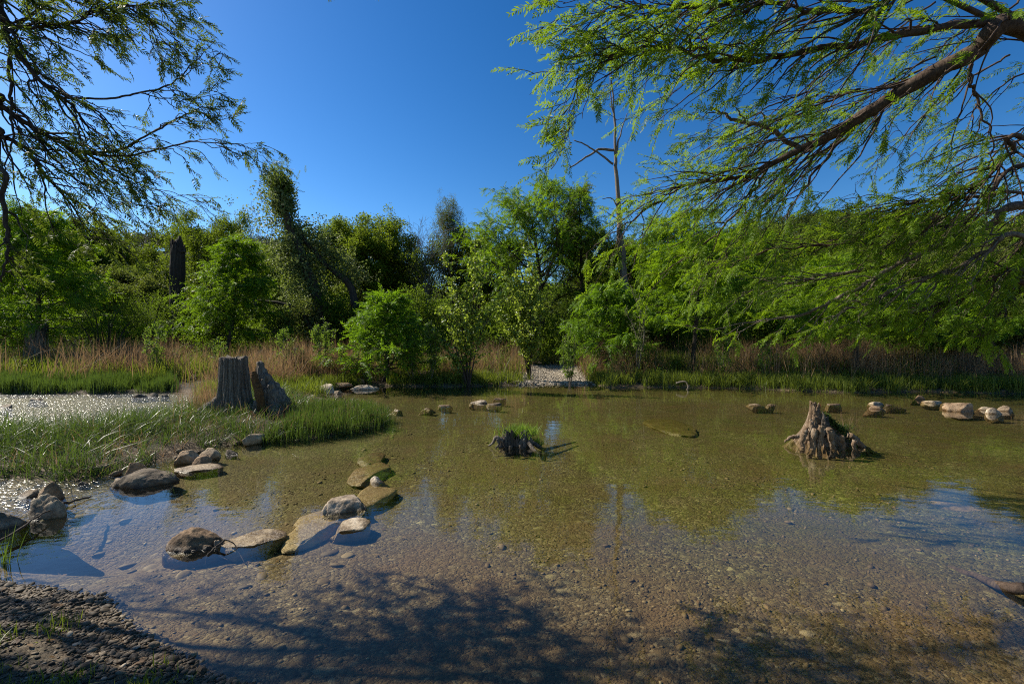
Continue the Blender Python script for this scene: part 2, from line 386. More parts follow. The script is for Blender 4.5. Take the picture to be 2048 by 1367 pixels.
def grid_faces(nx, ny):
    i, j = np.meshgrid(np.arange(nx - 1), np.arange(ny - 1)); a = (j * nx + i).ravel()
    return np.stack([a, a + 1, a + nx + 1, a + nx], -1)
soil = sm(.15, .6, S1 + .12 * n2(gx, gy, 2.2, 3, 21)) * (1 - sm(.25, .6, BAR)) + sm(.02, .35, S2) * (.35 + .6 * sm(-.3, .3, n2(gx, gy, 1.7, 3, 1)))
algae = sm(3.0, 5.2, gy + .8 * n2(gx, gy, .6, 3, 31) + .25 * (gx)) * (S1 < .02)
mb = MB(); mb.add(np.stack([gx, gy, H], -1).reshape(-1, 3), grid_faces(nx, ny))
ground = tag(mb.build('ground', M['ground'], attrs={'soil': soil.ravel(), 'forest': sm(24, 31, gy).ravel(), 'algae': algae.ravel()}), kind='structure')
wx = axis([(-60, -14, 1, .3), (-14, 0, .2, .15), (0, 60, .3, 1)]); wy = axis([(.5, 18, .12, .15), (18, 30, .3, .5)])
ax_, ay_ = np.meshgrid(wx, wy)
u_ = (ax_ * F / ay_ + CX); v_ = HOR + F * CAMZ / ay_
chan = sm(-.9, -1.6, (ax_ + 4.9) / 1.0) * sm(6.8, 7.6, ay_)
left_r = sm(-4.2, -5.0, ax_ + .25 * (ay_ - 5)) * sm(3.9, 4.6, ay_) * sm(6.5, 5.6, ay_)
neck = np.exp(-((ax_ + 4.55) / .28) ** 2 - ((ay_ - 5.0) / .3) ** 2) * .6
rif = np.clip(np.maximum(chan, np.maximum(left_r, neck)), 0, 1)
calm = .05 * sm(12.5, 14.5, ay_) * sm(2, 9, ax_)
mb = MB(); mb.add(np.stack([ax_, ay_, ax_ * 0], -1).reshape(-1, 3), grid_faces(len(wx), len(wy)))
tag(mb.build('water', M['water'], attrs={'riffle': (np.maximum(rif, calm)).ravel()}), kind='structure')

# ------------------------------------------------------------------ pebbles (nobody could count them)
def ico(sub):
    bm = bmesh.new(); bmesh.ops.create_icosphere(bm, subdivisions=sub, radius=1)
    v = np.array([x.co[:] for x in bm.verts]); f = np.array([[y.index for y in x.verts] for x in bm.faces]); bm.free(); return v, f
ICO = {k: ico(k) for k in (1, 2, 3, 4, 5)}
def pebbles(name, xy, size, mat, label, cat, rng, sub=2, flat=.45, sink=.25):
    v0, f0 = ICO[sub]; n = len(xy); mb = MB(); z = gh(xy[:, 0], xy[:, 1])
    vars_ = []
    for k in range(8):
        v = v0 * (1 + .22 * fbm(v0 * 1.3 + k * 7.7, 2, k))[:, None]
        for j in range(3):
            nn = nrm(rng.normal(size=3)); v = v - np.maximum(0, v @ nn - .75)[:, None] * nn * .8
        vars_.append(v)
    which = rng.integers(0, 8, n); a = rng.uniform(0, 6.28, n)
    sx = size * rng.uniform(.8, 1.3, n); sy = size * rng.uniform(.6, 1, n); sz = size * flat * rng.uniform(.7, 1.3, n)
    tilt = rng.normal(0, .18, (n, 2))
    for k in range(8):
        i = np.where(which == k)[0]; m = len(i)
        if not m: continue
        v = vars_[k][None] * np.stack([sx[i], sy[i], sz[i]], -1)[:, None]
        ca, sa = np.cos(a[i])[:, None], np.sin(a[i])[:, None]
        X = v[..., 0] * ca - v[..., 1] * sa; Y = v[..., 0] * sa + v[..., 1] * ca
        Z = v[..., 2] + X * tilt[i, :1] + Y * tilt[i, 1:]
        out = np.stack([X + xy[i, :1], Y + xy[i, 1:], Z + (z[i] + sz[i] * (1 - 2 * sink))[:, None]], -1)
        f = (f0[None] + (np.arange(m) * len(v0))[:, None, None]).reshape(-1, 3)
        mb.add(out.reshape(-1, 3), None, f, np.repeat(np.clip(rng.normal(.5, .22, m), 0, 1), len(v0)))
    return tag(mb.build(name, mat), label, cat, kind='stuff')
rng = np.random.default_rng(3)
def sample(n, x0, x1, y0, y1, fn, rng):
    x = rng.uniform(x0, x1, n); y = rng.uniform(y0, y1, n)
    h, s1, s2, bar = terrain(x, y); k = fn(x, y, h, s1, s2, bar) > rng.uniform(0, 1, n)
    return np.stack([x[k], y[k]], -1)
xy = sample(60000, -4.5, .4, 1.55, 3.2, lambda x, y, h, s1, s2, b: sm(-.10, .02, s2) * (.12 + .88 * sm(-.25, .15, n2(x, y, 1.7, 3, 1) + .5 * sm(.35, .0, s2))), rng)
pebbles('shore_pebbles', xy, rng.lognormal(math.log(.0078), .45, len(xy)).clip(.004, .03), M['pebble'], 'dark grey rounded pebbles covering the near shore at lower left', 'pebbles', rng)
xy = sample(30000, -5, 6, 1.6, 8.5, lambda x, y, h, s1, s2, b: (s1 < .05) * (s2 < .05) * np.exp(-(y - 2) / 3.2) * sm(-.15, .4, n2(x, y, .9, 3, 77)), rng)
pebbles('bed_pebbles', xy, rng.lognormal(math.log(.0105), .45, len(xy)).clip(.005, .045), M['bedpebble'], 'small tan stones scattered over the shallow creek bed under water', 'pebbles', rng, 1, .4, .4)
xy = sample(300, -6, -1.2, 2.9, 6.6, lambda x, y, h, s1, s2, b: (s1 < -.12) * (s2 < -.45) * sm(5.5, 3.5, y + .4 * x + 1.6), rng)
pebbles('bed_cobbles', xy, rng.lognormal(math.log(.05), .35, len(xy)).clip(.025, .12), M['bedpebble'], 'flat pale cobbles lying on the bed of the deeper blue pool at left', 'cobbles', rng, 2, .3, .6)
xy = sample(60000, -.6, 5.2, 14.6, 26, lambda x, y, h, s1, s2, b: sm(.25, .7, b + .35 * n2(x, y, 1.3, 3, 44)) * sm(-.3, .1, s1), rng)
pebbles('gravel', xy, rng.lognormal(math.log(.026), .4, len(xy)).clip(.012, .08), M['gravel'], 'pale gravel bar sloping into the creek between two grassy banks', 'gravel', rng, 1, .5, .35)
xy = np.concatenate([sample(9000, -16, 22, 13, 18, lambda x, y, h, s1, s2, b: np.exp(-((s1 - .0) / .22) ** 2) * .5 * sm(-.2, .4, n2(x, y, .5, 2, 41)), rng),
                     sample(2500, -8, -1.5, 5, 9.4, lambda x, y, h, s1, s2, b: np.exp(-((s1 - .0) / .14) ** 2) * .6, rng)])
pebbles('bank_stones', xy, rng.lognormal(math.log(.035), .5, len(xy)).clip(.012, .12), M['bedpebble'], 'small pale stones strewn along the waterline of the grassy banks', 'stones', rng, 1, .5, .4)

xy = np.concatenate([sample(260, -4, 5, 1.7, 6, lambda x, y, h, s1, s2, b: (s1 < -.1) * sm(6, 2, y), rng), sample(260, -4.2, -.6, 1.5, 3.2, lambda x, y, h, s1, s2, b: sm(0, .1, s2), rng), sample(300, -9, -2.5, 5, 9.5, lambda x, y, h, s1, s2, b: sm(0, .1, s1) * sm(.5, .1, s1), rng)])
fb = MB(); dd = np.stack([*rng.normal(size=(2, len(xy))), rng.normal(0, .12, len(xy))], -1)
scatter(fb, quadleaf(.045, .02, .12), np.array([[0, 1, 2, 3]]), np.concatenate([xy, (gh(xy[:, 0], xy[:, 1]) + .014)[:, None]], 1), frames(dd, np.zeros_like(dd) + np.array([0, 0, 1.]), rng, .3), rng.uniform(.5, 1.3, len(xy)), np.clip(rng.normal(.4, .3, len(xy)), 0, 1))
tag(fb.build('leaf_litter', M['dry_grass']), 'brown fallen leaves lying on the creek bed and the near shore', 'leaves', kind='stuff')
# ------------------------------------------------------------------ rocks
def rock(x0, x1, yt, yb, mat, label, seed, group=None, dep=.62, zt=None, flat=None, rot=0, cuts=7, pt=None, zb=None, name='rock'):
    rng = np.random.default_rng(seed)
    Df = F * CAMZ / (yb - HOR) if zb is None else F * (CAMZ - zb) / (yb - HOR)
    w = (x1 - x0) / F * Df; dp = w * dep
    if zt is not None and zt < -.15: zt = float(gh(cx0 := ((x0 + x1) / 2 - CX) / F * Df, Df + dp / 2)[0]) + .05
    if zt is not None: dp = max(.45 * w, (F * (CAMZ - zt) / (yt - HOR) - Df) * 1.1)
    Dc = Df + dp * .5; w = (x1 - x0) / F * Dc
    cx = ((x0 + x1) / 2 - CX) / F * Dc
    if zt is None: zt = max(.025, CAMZ - (yt - HOR) * (Dc + dp * .28) / F)
    v, f = ICO[5 if w * 455 / Dc > 40 else 4]
    v = v.copy()
    v = v * (1 + .30 * fbm(v * .9 + seed, 2, seed))[:, None]
    for k in range(cuts + 3):
        n = nrm(rng.normal(size=3) * np.array([1, 1, .9])); off = rng.uniform(.42, .8)
        v -= (np.maximum(0, v @ n - off) * .93)[:, None] * n
    v = v * (1 + .10 * fbm(v * 2.2 + seed, 3, seed + 2))[:, None]
    g = 1 - np.abs(vnoise(v * 2.6 + seed * 1.7, seed + 9)); v = v * (1 - .05 * sm(.8, 1, g))[:, None]
    v = v * (1 + .05 * fbm(v * 5.5 + seed, 4, seed + 5))[:, None]
    if flat is None: flat = zt is not None and zt < .03
    if flat: v[:, 2] = np.where(v[:, 2] > 0, .42 * np.tanh(v[:, 2] / .42), v[:, 2]) * (1 + .12 * vnoise(v * 1.4, seed))
    if pt is not None:                                   # taper towards one end / raise a ridge
        v[:, 2] *= 1 - pt * np.clip(v[:, 0] * 1.0, -.6, 1) * .55; v[:, 1] *= 1 - pt * np.clip(v[:, 0], 0, 1) * .5
    a = rot; v = np.stack([v[:, 0] * math.cos(a) - v[:, 1] * math.sin(a), v[:, 0] * math.sin(a) + v[:, 1] * math.cos(a), v[:, 2]], -1)
    v[:, 2] = np.where(v[:, 2] < 0, v[:, 2] * .6, v[:, 2])
    lo, hi = v.min(0), v.max(0)
    zbot = min(float(gh(cx, Dc)[0]) - .05, zt - w * .22)
    v = (v - (lo + hi) / 2) / (hi - lo) * np.array([w, dp, zt - zbot]) + np.array([cx, Dc, (zt + zbot) / 2])
    mb = MB(); mb.add(v, None, f)
    o = mb.build(name, M[mat], loc=(cx, Dc, zbot)); tag(o, label, 'rock', group); return o
G1, G2, G3, G4, G5, G6 = 'boulders at the left edge of the pool', 'rocks along the grassy island', 'stepping stones across the shallow pool', 'low stones breaking the far water', 'row of rocks in the water at right', 'rocks on the far shoal behind the tall stump'
ROCKS = [
 (-25, 58, 1008, 1064, 'rock_dark', 'grey boulder cut off by the left edge, in front of the dark boulder pair', G1, dict(zt=.13)),
 (46, 132, 982, 1043, 'rock_dark', 'dark rounded boulder with a stick leaning across its foot', G1, dict(zt=.20, cuts=4)),
 (76, 131, 960, 1000, 'rock_brown', 'brown boulder rising right behind the dark rounded boulder', G1, dict(zt=.17)),
 (30, 86, 974, 996, 'rock', 'flat tan stone in the riffle, left of the brown boulder', G1, {}),
 (155, 180, 960, 970, 'rock_dark', 'small dark wet stone at the riffle outlet between boulders and island', G2, {}),
 (222, 254, 953, 966, 'rock_pale', 'small wet pale stone at the left foot of the long grey slab', G2, {}),
 (240, 353, 927, 976, 'rock_dark', 'long grey slab with a dark water line, largest on the island edge', G2, dict(zt=.15, pt=.2)),
 (246, 301, 924, 953, 'rock_brown', 'tan boulder tucked behind the long grey slab', G2, dict(zt=.17)),
 (350, 396, 896, 928, 'rock_brown', 'tan pointed boulder left of the stacked pair at the grass edge', G2, {}),
 (396, 441, 893, 915, 'rock', 'light tan boulder at the grass edge, upper one of the stacked pair', G2, dict(zb=.04)),
 (385, 421, 909, 931, 'rock_brown', 'brown block below the light tan boulder, lower one of the stacked pair', G2, {}),
 (354, 442, 926, 945, 'rock', 'low flat ledge at the water under the stacked pair', G2, dict(dep=.8)),
 (445, 478, 896, 909, 'rock_dark', 'small grey stone in the grass right of the stacked pair', G2, {}),
 (493, 527, 858, 893, 'rock', 'pale arched rock poking up through the island grass below the stump', G2, dict(zt=.17)),
 (545, 575, 856, 880, 'rock_pale', 'white lichen spotted rock among the island grass blades', G2, dict(zt=.16)),
 (333, 468, 1041, 1108, 'rock_brown', 'big brown boulder with a pointed right end standing out of the pool', G3, dict(zt=.13, pt=.6, cuts=-2)),
 (426, 447, 1077, 1095, 'rock_pale', 'small pale stone by the twig beside the big brown boulder', G3, {}),
 (452, 572, 1052, 1098, 'rock', 'submerged slab with only its ridge above water right of the small pale stone', G3, dict(zt=.012, cuts=3)),
 (574, 664, 1036, 1086, 'rock_pale', 'grey smooth slab just under the water, between the ridge slab and the tipped stone', G3, dict(zt=-.02, cuts=-1)),
 (668, 744, 1030, 1064, 'rock_pale', 'round submerged stone with one dry yellow tip below the pale pointed rock', G3, dict(zt=.022, cuts=-1)),
 (655, 737, 977, 1036, 'rock_pale', 'pale pointed rock with dark pits, tallest of the stepping stones', G3, dict(pt=-.45, rot=.45, cuts=9, zt=.10)),
 (712, 786, 966, 1008, 'rock_pale', 'grey submerged stone on the right flank of the pale pointed rock', G3, dict(zt=-.015, cuts=-1)),
 (600, 662, 1008, 1042, 'rock_pale', 'dull submerged stone at the left foot of the pale pointed rock', G3, dict(zt=-.035, cuts=-1)),
 (736, 779, 949, 968, 'rock_pale', 'small white capped stone above the pale pointed rock', G3, dict(dep=.7)),
 (704, 776, 922, 957, 'rock', 'tan slab under the water behind the small white capped stone', G3, dict(zt=-.02, cuts=-1)),
 (717, 767, 903, 924, 'rock', 'tan submerged block, farthest of the stepping stones', G3, dict(zt=-.02, cuts=-1)),
 (670, 690, 1052, 1062, 'rock', 'fist sized pale stone on the bed between the grey slab and the tipped stone', G3, dict(zt=-.06)),
 (157, 270, 988, 1034, 'rock_pale', 'pale flat slab deep under the blue water below the long grey slab', G3, dict(zt=-.26, cuts=1)),
 (780, 806, 815, 822, 'rock', 'leftmost low stone of the far line, near the grass point', G4, dict(zt=.03)),
 (836, 872, 811, 819, 'rock', 'barely awash flat stone of the far line, second from the grass point', G4, dict(zt=.012)),
 (874, 906, 805, 813, 'rock', 'low rounded stone of the far line with a dark right side', G4, {}),
 (938, 977, 795, 807, 'rock_pale', 'pale block, largest of the far line in the middle of the creek', G4, {}),
 (972, 1005, 800, 810, 'rock', 'tan wedge in front of the pale block of the far line', G4, {}),
 (985, 1012, 793, 799, 'rock_brown', 'thin flat stone behind the tan wedge of the far line', G4, {}),
 (1302, 1388, 834, 860, 'rock_olive', 'olive submerged boulder alone in mid creek left of the jagged stump', G4, dict(zt=-.10, cuts=-2)),
 (1494, 1534, 803, 811, 'rock_pale', 'low pale stone alone left behind the jagged stump', G5, {}),
 (1531, 1552, 805, 811, 'rock', 'little stone touching the low pale stone behind the jagged stump', G5, {}),
 (1651, 1680, 803, 810, 'rock', 'small tan stone just above the jagged stump top', G5, {}),
 (1726, 1768, 806, 819, 'rock_brown', 'brown undercut block at the left start of the row', G5, {}),
 (1735, 1771, 798, 810, 'rock', 'tan stone riding on the brown undercut block', G5, {}),
 (1764, 1813, 803, 812, 'rock', 'long flat tan stone right of the brown undercut block', G5, dict(dep=.4)),
 (1817, 1846, 785, 799, 'rock_brown', 'upright brown stone at the back of the row', G5, {}),
 (1843, 1886, 795, 807, 'rock', 'smooth domed pale stone right of the upright brown stone', G5, dict(cuts=4)),
 (1882, 1900, 801, 809, 'rock', 'small stone between the domed stone and the big tan boulder', G5, {}),
 (1886, 1946, 800, 824, 'rock_brown', 'big tan boulder, tallest of the row', G5, dict(cuts=9)),
 (1938, 1984, 808, 822, 'rock', 'low tan boulder between the big boulder and the pointed stone', G5, {}),
 (1973, 2004, 810, 829, 'rock_pale', 'pale pointed stone near the right end of the row', G5, {}),
 (1994, 2026, 806, 823, 'rock', 'last rounded stone at the right end of the row', G5, {}),
 (1728, 1750, 776, 784, 'rock_pale', 'pale stone on the waterline below the far green grass', G5, dict(zb=.0)),
 (620, 672, 766, 788, 'rock_pale', 'large pale rock at the left of the shoal', G6, {}),
 (618, 662, 786, 798, 'rock', 'low rock in front of the large pale rock of the shoal', G6, {}),
 (658, 707, 763, 777, 'rock_brown', 'brown flat rock right behind the large pale rock of the shoal', G6, dict(zb=.02)),
 (690, 758, 768, 779, 'rock_pale', 'long pale slab at the right end of the shoal', G6, dict(dep=.5)),
 (702, 731, 755, 770, 'rock_brown', 'round brown rock above the long pale slab of the shoal', G6, dict(zb=.06)),
 (664, 690, 779, 788, 'rock', 'small stone at the water edge in the middle of the shoal', G6, {}),
 (592, 622, 772, 786, 'rock', 'grey rock half hidden by grass at the far left of the shoal', G6, dict(zb=.05)),
 (260, 300, 785, 794, 'rock_dark', 'dark wet stone in the glittering channel, left of the pair', 'stones in the glittering channel', {}),
 (290, 318, 784, 793, 'rock_dark', 'dark flat stone in the middle of the glittering channel', 'stones in the glittering channel', {}),
 (322, 338, 787, 793, 'rock_dark', 'small dark stone at the right of the glittering channel', 'stones in the glittering channel', {}),
 (58, 95, 794, 801, 'rock_dark', 'dark stone in the glittering channel below the sedge patch', 'stones in the glittering channel', {}),
 (-8, 28, 806, 816, 'rock_dark', 'dark stone in the glittering channel at the left edge', 'stones in the glittering channel', {}),
]
for i, (a, b, c, d, m, l, g, kw) in enumerate(ROCKS): rock(a, b, c + (3 if g in (G4, G5) else 0), d - (1 if g in (G4, G5) else 0), m, l, 100 + i * 3, g, **kw)
# pale bar of sand and stone sunk at the right
rock(1826, 2140, 1000, 1105, 'rock', 'long pale sunken slab under the water at the right edge', 977, None, zt=-.12, rot=-.25, cuts=2, pt=-.3)

# ------------------------------------------------------------------ stumps and driftwood
def path(pts, n, jit=0, seed=0):
    """smooth curve through 3D points"""
    p = np.asarray(pts, float); p = np.concatenate([[2 * p[0] - p[1]], p, [2 * p[-1] - p[-2]]]); m = len(p) - 3
    t = np.linspace(0, m - 1e-6, n); i = t.astype(int); u = (t - i)[:, None]
    a, b, c, d = p[i], p[i + 1], p[i + 2], p[i + 3]
    r = .5 * (2 * b + (c - a) * u + (2 * a - 5 * b + 4 * c - d) * u * u + (3 * b - a - 3 * c + d) * u ** 3)
    if jit:
        s = np.linspace(0, 1, n) * n * .35 + seed * 13.1
        r = r + jit * np.stack([fbm(np.stack([s, s * 0 + k * 9.3, s * 0], -1), 3, seed) for k in range(3)], -1)
    return r
def stump_body(mb, c, r, h, seed, flare=.6, jag=.05, lean=(0, 0), k=96, nz=40, ridges=.07, hollow=.0, zb=-.15, ell=1.0, fall=5.5):
    rng = np.random.default_rng(seed)
    th = np.arange(k) / k * 2 * math.pi; cs = np.stack([np.cos(th), np.sin(th), th * 0], -1)
    zz = np.linspace(0, 1, nz) ** 1.3
    top = h * (1 + jag * fbm(cs * 2.3 + seed, 4, seed) + 1.2 * jag * vnoise(cs * 13 + seed, seed + 1))
    fl = .5 + .5 * fbm(cs * 1.6 + 3 + seed, 2, seed + 2) * 1.6
    rows = []
    for t in zz:
        z = zb + (top - zb) * t
        rr = r * (1 + flare * np.exp(-t * fall) * (.6 + fl) + ridges * fbm(np.stack([cs[:, 0] * 4.5, cs[:, 1] * 4.5, z * 1.2], -1) + seed, 4, seed + 4) * 1.6 - .06 * t)
        ck = vnoise(np.stack([cs[:, 0] * 6.5, cs[:, 1] * 6.5, z * .9 + 0 * th], -1) + seed, seed + 6); ck2 = vnoise(np.stack([cs[:, 0] * 15, cs[:, 1] * 15, z * 2.2 + 0 * th], -1) + seed, seed + 7)
        rr = rr * (1 - .11 * np.exp(-(ck / .07) ** 2) - .035 * np.exp(-(ck2 / .12) ** 2) + .02 * ck2)
        rows.append(np.stack([c[0] + rr * cs[:, 0] + lean[0] * t, c[1] + ell * rr * cs[:, 1] + lean[1] * t, z], -1))
    for s in (.9, .6, .3):                                # weathered top
        e = rows[nz - 1]; m = e.mean(0); q = m + (e - m) * s; q[:, 2] += -hollow * (1 - s) + .012 * fbm(q * 12, 3, seed); rows.append(q)
    v = np.concatenate(rows); n = len(rows); i = np.arange(n - 1)[:, None] * k; j = np.arange(k)[None]
    q = np.stack([i + j, i + (j + 1) % k, i + k + (j + 1) % k, i + k + j], -1).reshape(-1, 4)
    v = np.concatenate([v, rows[-1].mean(0)[None]]); jj = np.arange(k); b = (n - 1) * k
    mb.add(v, q, np.stack([np.full(k, len(v) - 1), b + jj, b + (jj + 1) % k], -1))
D1 = 9.0; c1 = P(468, 800, D1)
s1 = empty('tree_stump', (c1[0], D1, .1), 'tall grey cut stump with flaring roots on the grassy island', 'stump')
mb = MB(); stump_body(mb, (c1[0], D1), .255, CAMZ - (716 - HOR) * D1 / F, 7, 1.25, .035, (-.01, 0), ridges=.10, k=360, nz=60, fall=3.6); mb.build('trunk', M['stump'], s1)
for pts, r0, r1, sd in [([(440, 800), (415, 815), (385, 828), (358, 838)], .12, .03, 1), ([(460, 815), (440, 842), (415, 858), (398, 866)], .08, .02, 2),
                        ([(500, 812), (512, 838), (505, 858), (500, 870)], .07, .02, 3)]:
    q = [P(x, y, D1 - .12 - .18 * i) for i, (x, y) in enumerate(pts)]
    mb = MB(); tube(mb, path(q, 24, .02, sd), np.linspace(r0, r1, 24), 12, rough=.35, seed=sd); mb.build('root', M['stump'], s1)
# the split slabs leaning on the right of the tall stump
def slab(mb, pts, wid, thick, seed, k=44, n=44, rug=.34):
    p = path(pts, n, .012, seed); th = np.arange(k) / k * 2 * math.pi
    d = nrm(np.gradient(p, axis=0)); s = nrm(np.cross(d, [0, 1, 0])); w = np.cross(s, d)
    W_, T_ = np.interp(np.linspace(0, 1, n), np.linspace(0, 1, len(wid)), wid), np.interp(np.linspace(0, 1, n), np.linspace(0, 1, len(thick)), thick)
    v = p[:, None] + s[:, None] * (np.cos(th)[None] * W_[:, None])[..., None] + w[:, None] * (np.sin(th)[None] * T_[:, None])[..., None]
    nn = fbm(v * np.array([11, 11, 2.5]) + seed, 4, seed) + .5 * vnoise(v * np.array([34, 34, 5]) + seed, seed); c = p[:, None]; v = c + (v - c) * (1 + rug * nn)[..., None]
    i = np.arange(n - 1)[:, None] * k; j = np.arange(k)[None]
    q = np.stack([i + j, i + (j + 1) % k, i + k + (j + 1) % k, i + k + j], -1).reshape(-1, 4)
    v = v.reshape(-1, 3); v = np.concatenate([v, p[:1], p[-1:]]); jj = np.arange(k); e = (n - 1) * k
    tr = np.concatenate([np.stack([np.full(k, n * k), (jj + 1) % k, jj], -1), np.stack([np.full(k, n * k + 1), e + jj, e + (jj + 1) % k], -1)])
    mb.add(v, q, tr)
mb = MB(); slab(mb, [P(566, 842, 8.75), P(547, 792, 8.8), P(530, 757, 8.85), P(517, 724, 8.9)], [.27, .17, .11, .05], [.18, .14, .10, .04], 5, rug=.6); mb.build('split_slab', M['stump'], s1)
mb = MB(); slab(mb, [P(522, 820, 8.62), P(520, 790, 8.62), P(512, 765, 8.65), P(505, 742, 8.68)], [.07, .09, .075, .06], [.06, .06, .05, .04], 9); mb.build('heartwood', M['heart'], s1)
mb = MB(); slab(mb, [P(503, 850, 8.55), P(510, 825, 8.6), P(515, 800, 8.65)], [.03, .06, .07], [.04, .05, .05], 12); mb.build('root', M['stump'], s1)

def jag_spire(mb, p0, p1, r0, r1, seed, bend=.04):
    p0, p1 = np.asarray(p0), np.asarray(p1); m = (p0 + p1) / 2 + np.random.default_rng(seed).normal(0, bend, 3) * .6
    slab(mb, [p0, m, p1], [r0, r0 * .75, r1], [r0 * .6, r0 * .4, r1 * .5], seed, 36, 40, .6)
# right: jagged cone of a rotten stump standing in the water
D2 = 7.15
c2 = P(1655, 890, D2)
s2 = empty('tree_stump', (c2[0], D2, 0), 'jagged rotting stump like a ragged cone in the open water at right', 'stump')
def cone_stump(mb, cx, cy, outer, peak, seed, k=220, n=70, zb=-.28, groove=.3, px=0.0):
    th = np.arange(k) / k * 2 * math.pi; cs = np.stack([np.cos(th), np.sin(th), th * 0], -1)
    R0 = outer(th) * (1 + .16 * fbm(cs * 3 + seed, 3, seed)); rows = []
    for s in np.linspace(0, 1, n):
        rid = fbm(np.stack([cs[:, 0] * 5.2, cs[:, 1] * 5.2, np.full(k, s * 1.1)], -1) + seed, 5, seed + 3)
        rid2 = 1 - np.abs(vnoise(np.stack([cs[:, 0] * 7, cs[:, 1] * 7, np.full(k, s * .9)], -1), seed + 8)) * 1.6
        rr = R0 * (.07 + .93 * (1 - s) ** 1.7) * (1 + groove * (rid + .5 * rid2) * (1 - s * .6))
        z = zb + (peak - zb) * s * (1 + .10 * rid * sm(.5, 1, s))
        rows.append(np.stack([cx + px * s + rr * cs[:, 0], cy + rr * cs[:, 1] * .8, np.zeros(k) + z], -1))
    v = np.concatenate(rows); i = np.arange(n - 1)[:, None] * k; j = np.arange(k)[None]
    q = np.stack([i + j, i + (j + 1) % k, i + k + (j + 1) % k, i + k + j], -1).reshape(-1, 4)
    v = np.concatenate([v, rows[-1].mean(0)[None]]); jj = np.arange(k); b = (n - 1) * k
    mb.add(v, q, np.stack([np.full(k, len(v) - 1), b + jj, b + (jj + 1) % k], -1), .5)
mb = MB(); cone_stump(mb, c2[0], D2 + .1, lambda t: .57 + .10 * np.cos(t) + .07 * np.cos(3 * t), .62, 21, px=-.17, k=420, n=120, groove=.42); mb.build('trunk', M['stump_warm'], s2)
for (x0, y0, x1, y1, r0, r1, dd, sd, mt) in [(1634, 868, 1638, 805, .075, .012, .04, 31, 'stump_warm'), (1624, 872, 1631, 812, .06, .010, .0, 32, 'stump_warm'), (1648, 866, 1645, 822, .06, .010, -.04, 33, 'stump_dark'),
        (1618, 880, 1622, 836, .05, .010, -.06, 34, 'stump_warm'), (1660, 872, 1656, 832, .06, .012, .0, 35, 'stump_dark')]:
    mb = MB(); jag_spire(mb, P(x0, y0, D2 + dd - .12), P(x1, y1, D2 + dd), r0, r1, sd); mb.build('splinter', M[mt], s2)
for pts, r0, r1, sd, dd in [([(1618, 850), (1600, 868), (1582, 874), (1570, 882)], .05, .012, 41, -.05), ([(1630, 860), (1625, 885), (1622, 902), (1618, 915)], .05, .025, 42, -.32),
        ([(1645, 850), (1643, 875), (1640, 900), (1638, 915)], .045, .02, 43, -.36), ([(1610, 862), (1605, 885), (1603, 900)], .045, .02, 44, -.28), ([(1700, 868), (1718, 882), (1732, 900), (1742, 912)], .05, .02, 45, -.2),
        ([(1685, 872), (1687, 888), (1686, 905)], .03, .018, 46, -.38), ([(1712, 878), (1708, 890), (1722, 903), (1733, 900)], .03, .014, 47, -.34), ([(1660, 855), (1662, 878), (1668, 900)], .05, .03, 48, -.34),
        ([(1720, 888), (1745, 903), (1765, 915)], .035, .012, 50, -.15)]:
    q = [P(x, y, D2 + dd - .0 * i) for i, (x, y) in enumerate(pts)]
    mb = MB(); tube(mb, path(q, 22, .03, sd), np.linspace(r0, r1, 22), 9, rough=.5, seed=sd); mb.build('root', M['stump_warm'], s2)
rngm = np.random.default_rng(60)
mb = MB(); nM = 1500
th = rngm.uniform(-.9, 1.2, nM); ss = rngm.uniform(.1, .85, nM)
pos = np.stack([c2[0] - .02 + np.cos(th) * (1 - ss) ** 1.3 * .56, D2 + .12 + np.sin(th) * (1 - ss) ** 1.3 * .4, .02 + ss * .5], -1) + rngm.normal(0, .025, (nM, 3))
scatter(mb, quadleaf(.03, .02), np.array([[0, 1, 2, 3]]), pos, rand_frames(nM, rngm), rngm.uniform(.6, 1.5, nM), rngm.uniform(0, 1, nM)); mb.build('moss', M['moss'], s2)
# middle: low wet stump crowned with grass
D3 = 7.0; c3 = P(1035, 895, D3)
s3 = empty('tree_stump', (c3[0], D3, 0), 'low dark stump in mid pool with grass growing from its crown', 'stump')
mb = MB(); stump_body(mb, (c3[0], D3 + .15), .235, .17, 71, .55, .45, ridges=.2, hollow=.06, zb=-.25, ell=.75, nz=36, k=160); mb.build('trunk', M['stump_dark'], s3)
for (x0, y0, x1, y1, r0, r1, sd) in [(1042, 905, 1043, 862, .05, .02, 1), (1052, 903, 1050, 860, .05, .025, 2), (1022, 906, 1020, 870, .05, .02, 3), (1062, 900, 1060, 868, .045, .02, 4), (1012, 900, 1010, 872, .04, .02, 5), (1002, 895, 1003, 873, .04, .02, 6)]:
    mb = MB(); jag_spire(mb, P(x0, y0, D3 - .06), P(x1, y1, D3 + .0), r0, r1, 70 + sd, .02); mb.build('splinter', M['stump_dark'], s3)
for pts, r0, r1, sd, dd in [([(1005, 880), (993, 874), (985, 884), (978, 891)], .035, .012, 1, -.05), ([(995, 878), (998, 888), (990, 896)], .02, .01, 2, -.15), ([(1022, 890), (1020, 905), (1010, 908)], .03, .012, 3, -.2),
        ([(1042, 890), (1045, 908), (1058, 912)], .03, .012, 4, -.2)]:
    q = [P(x, y, D3 + dd) for x, y in pts]
    mb = MB(); tube(mb, path(q, 20, .015, sd), np.linspace(r0, r1, 20), 8, rough=.4, seed=sd); mb.build('root', M['stump_dark' if sd != 1 else 'stump'], s3)
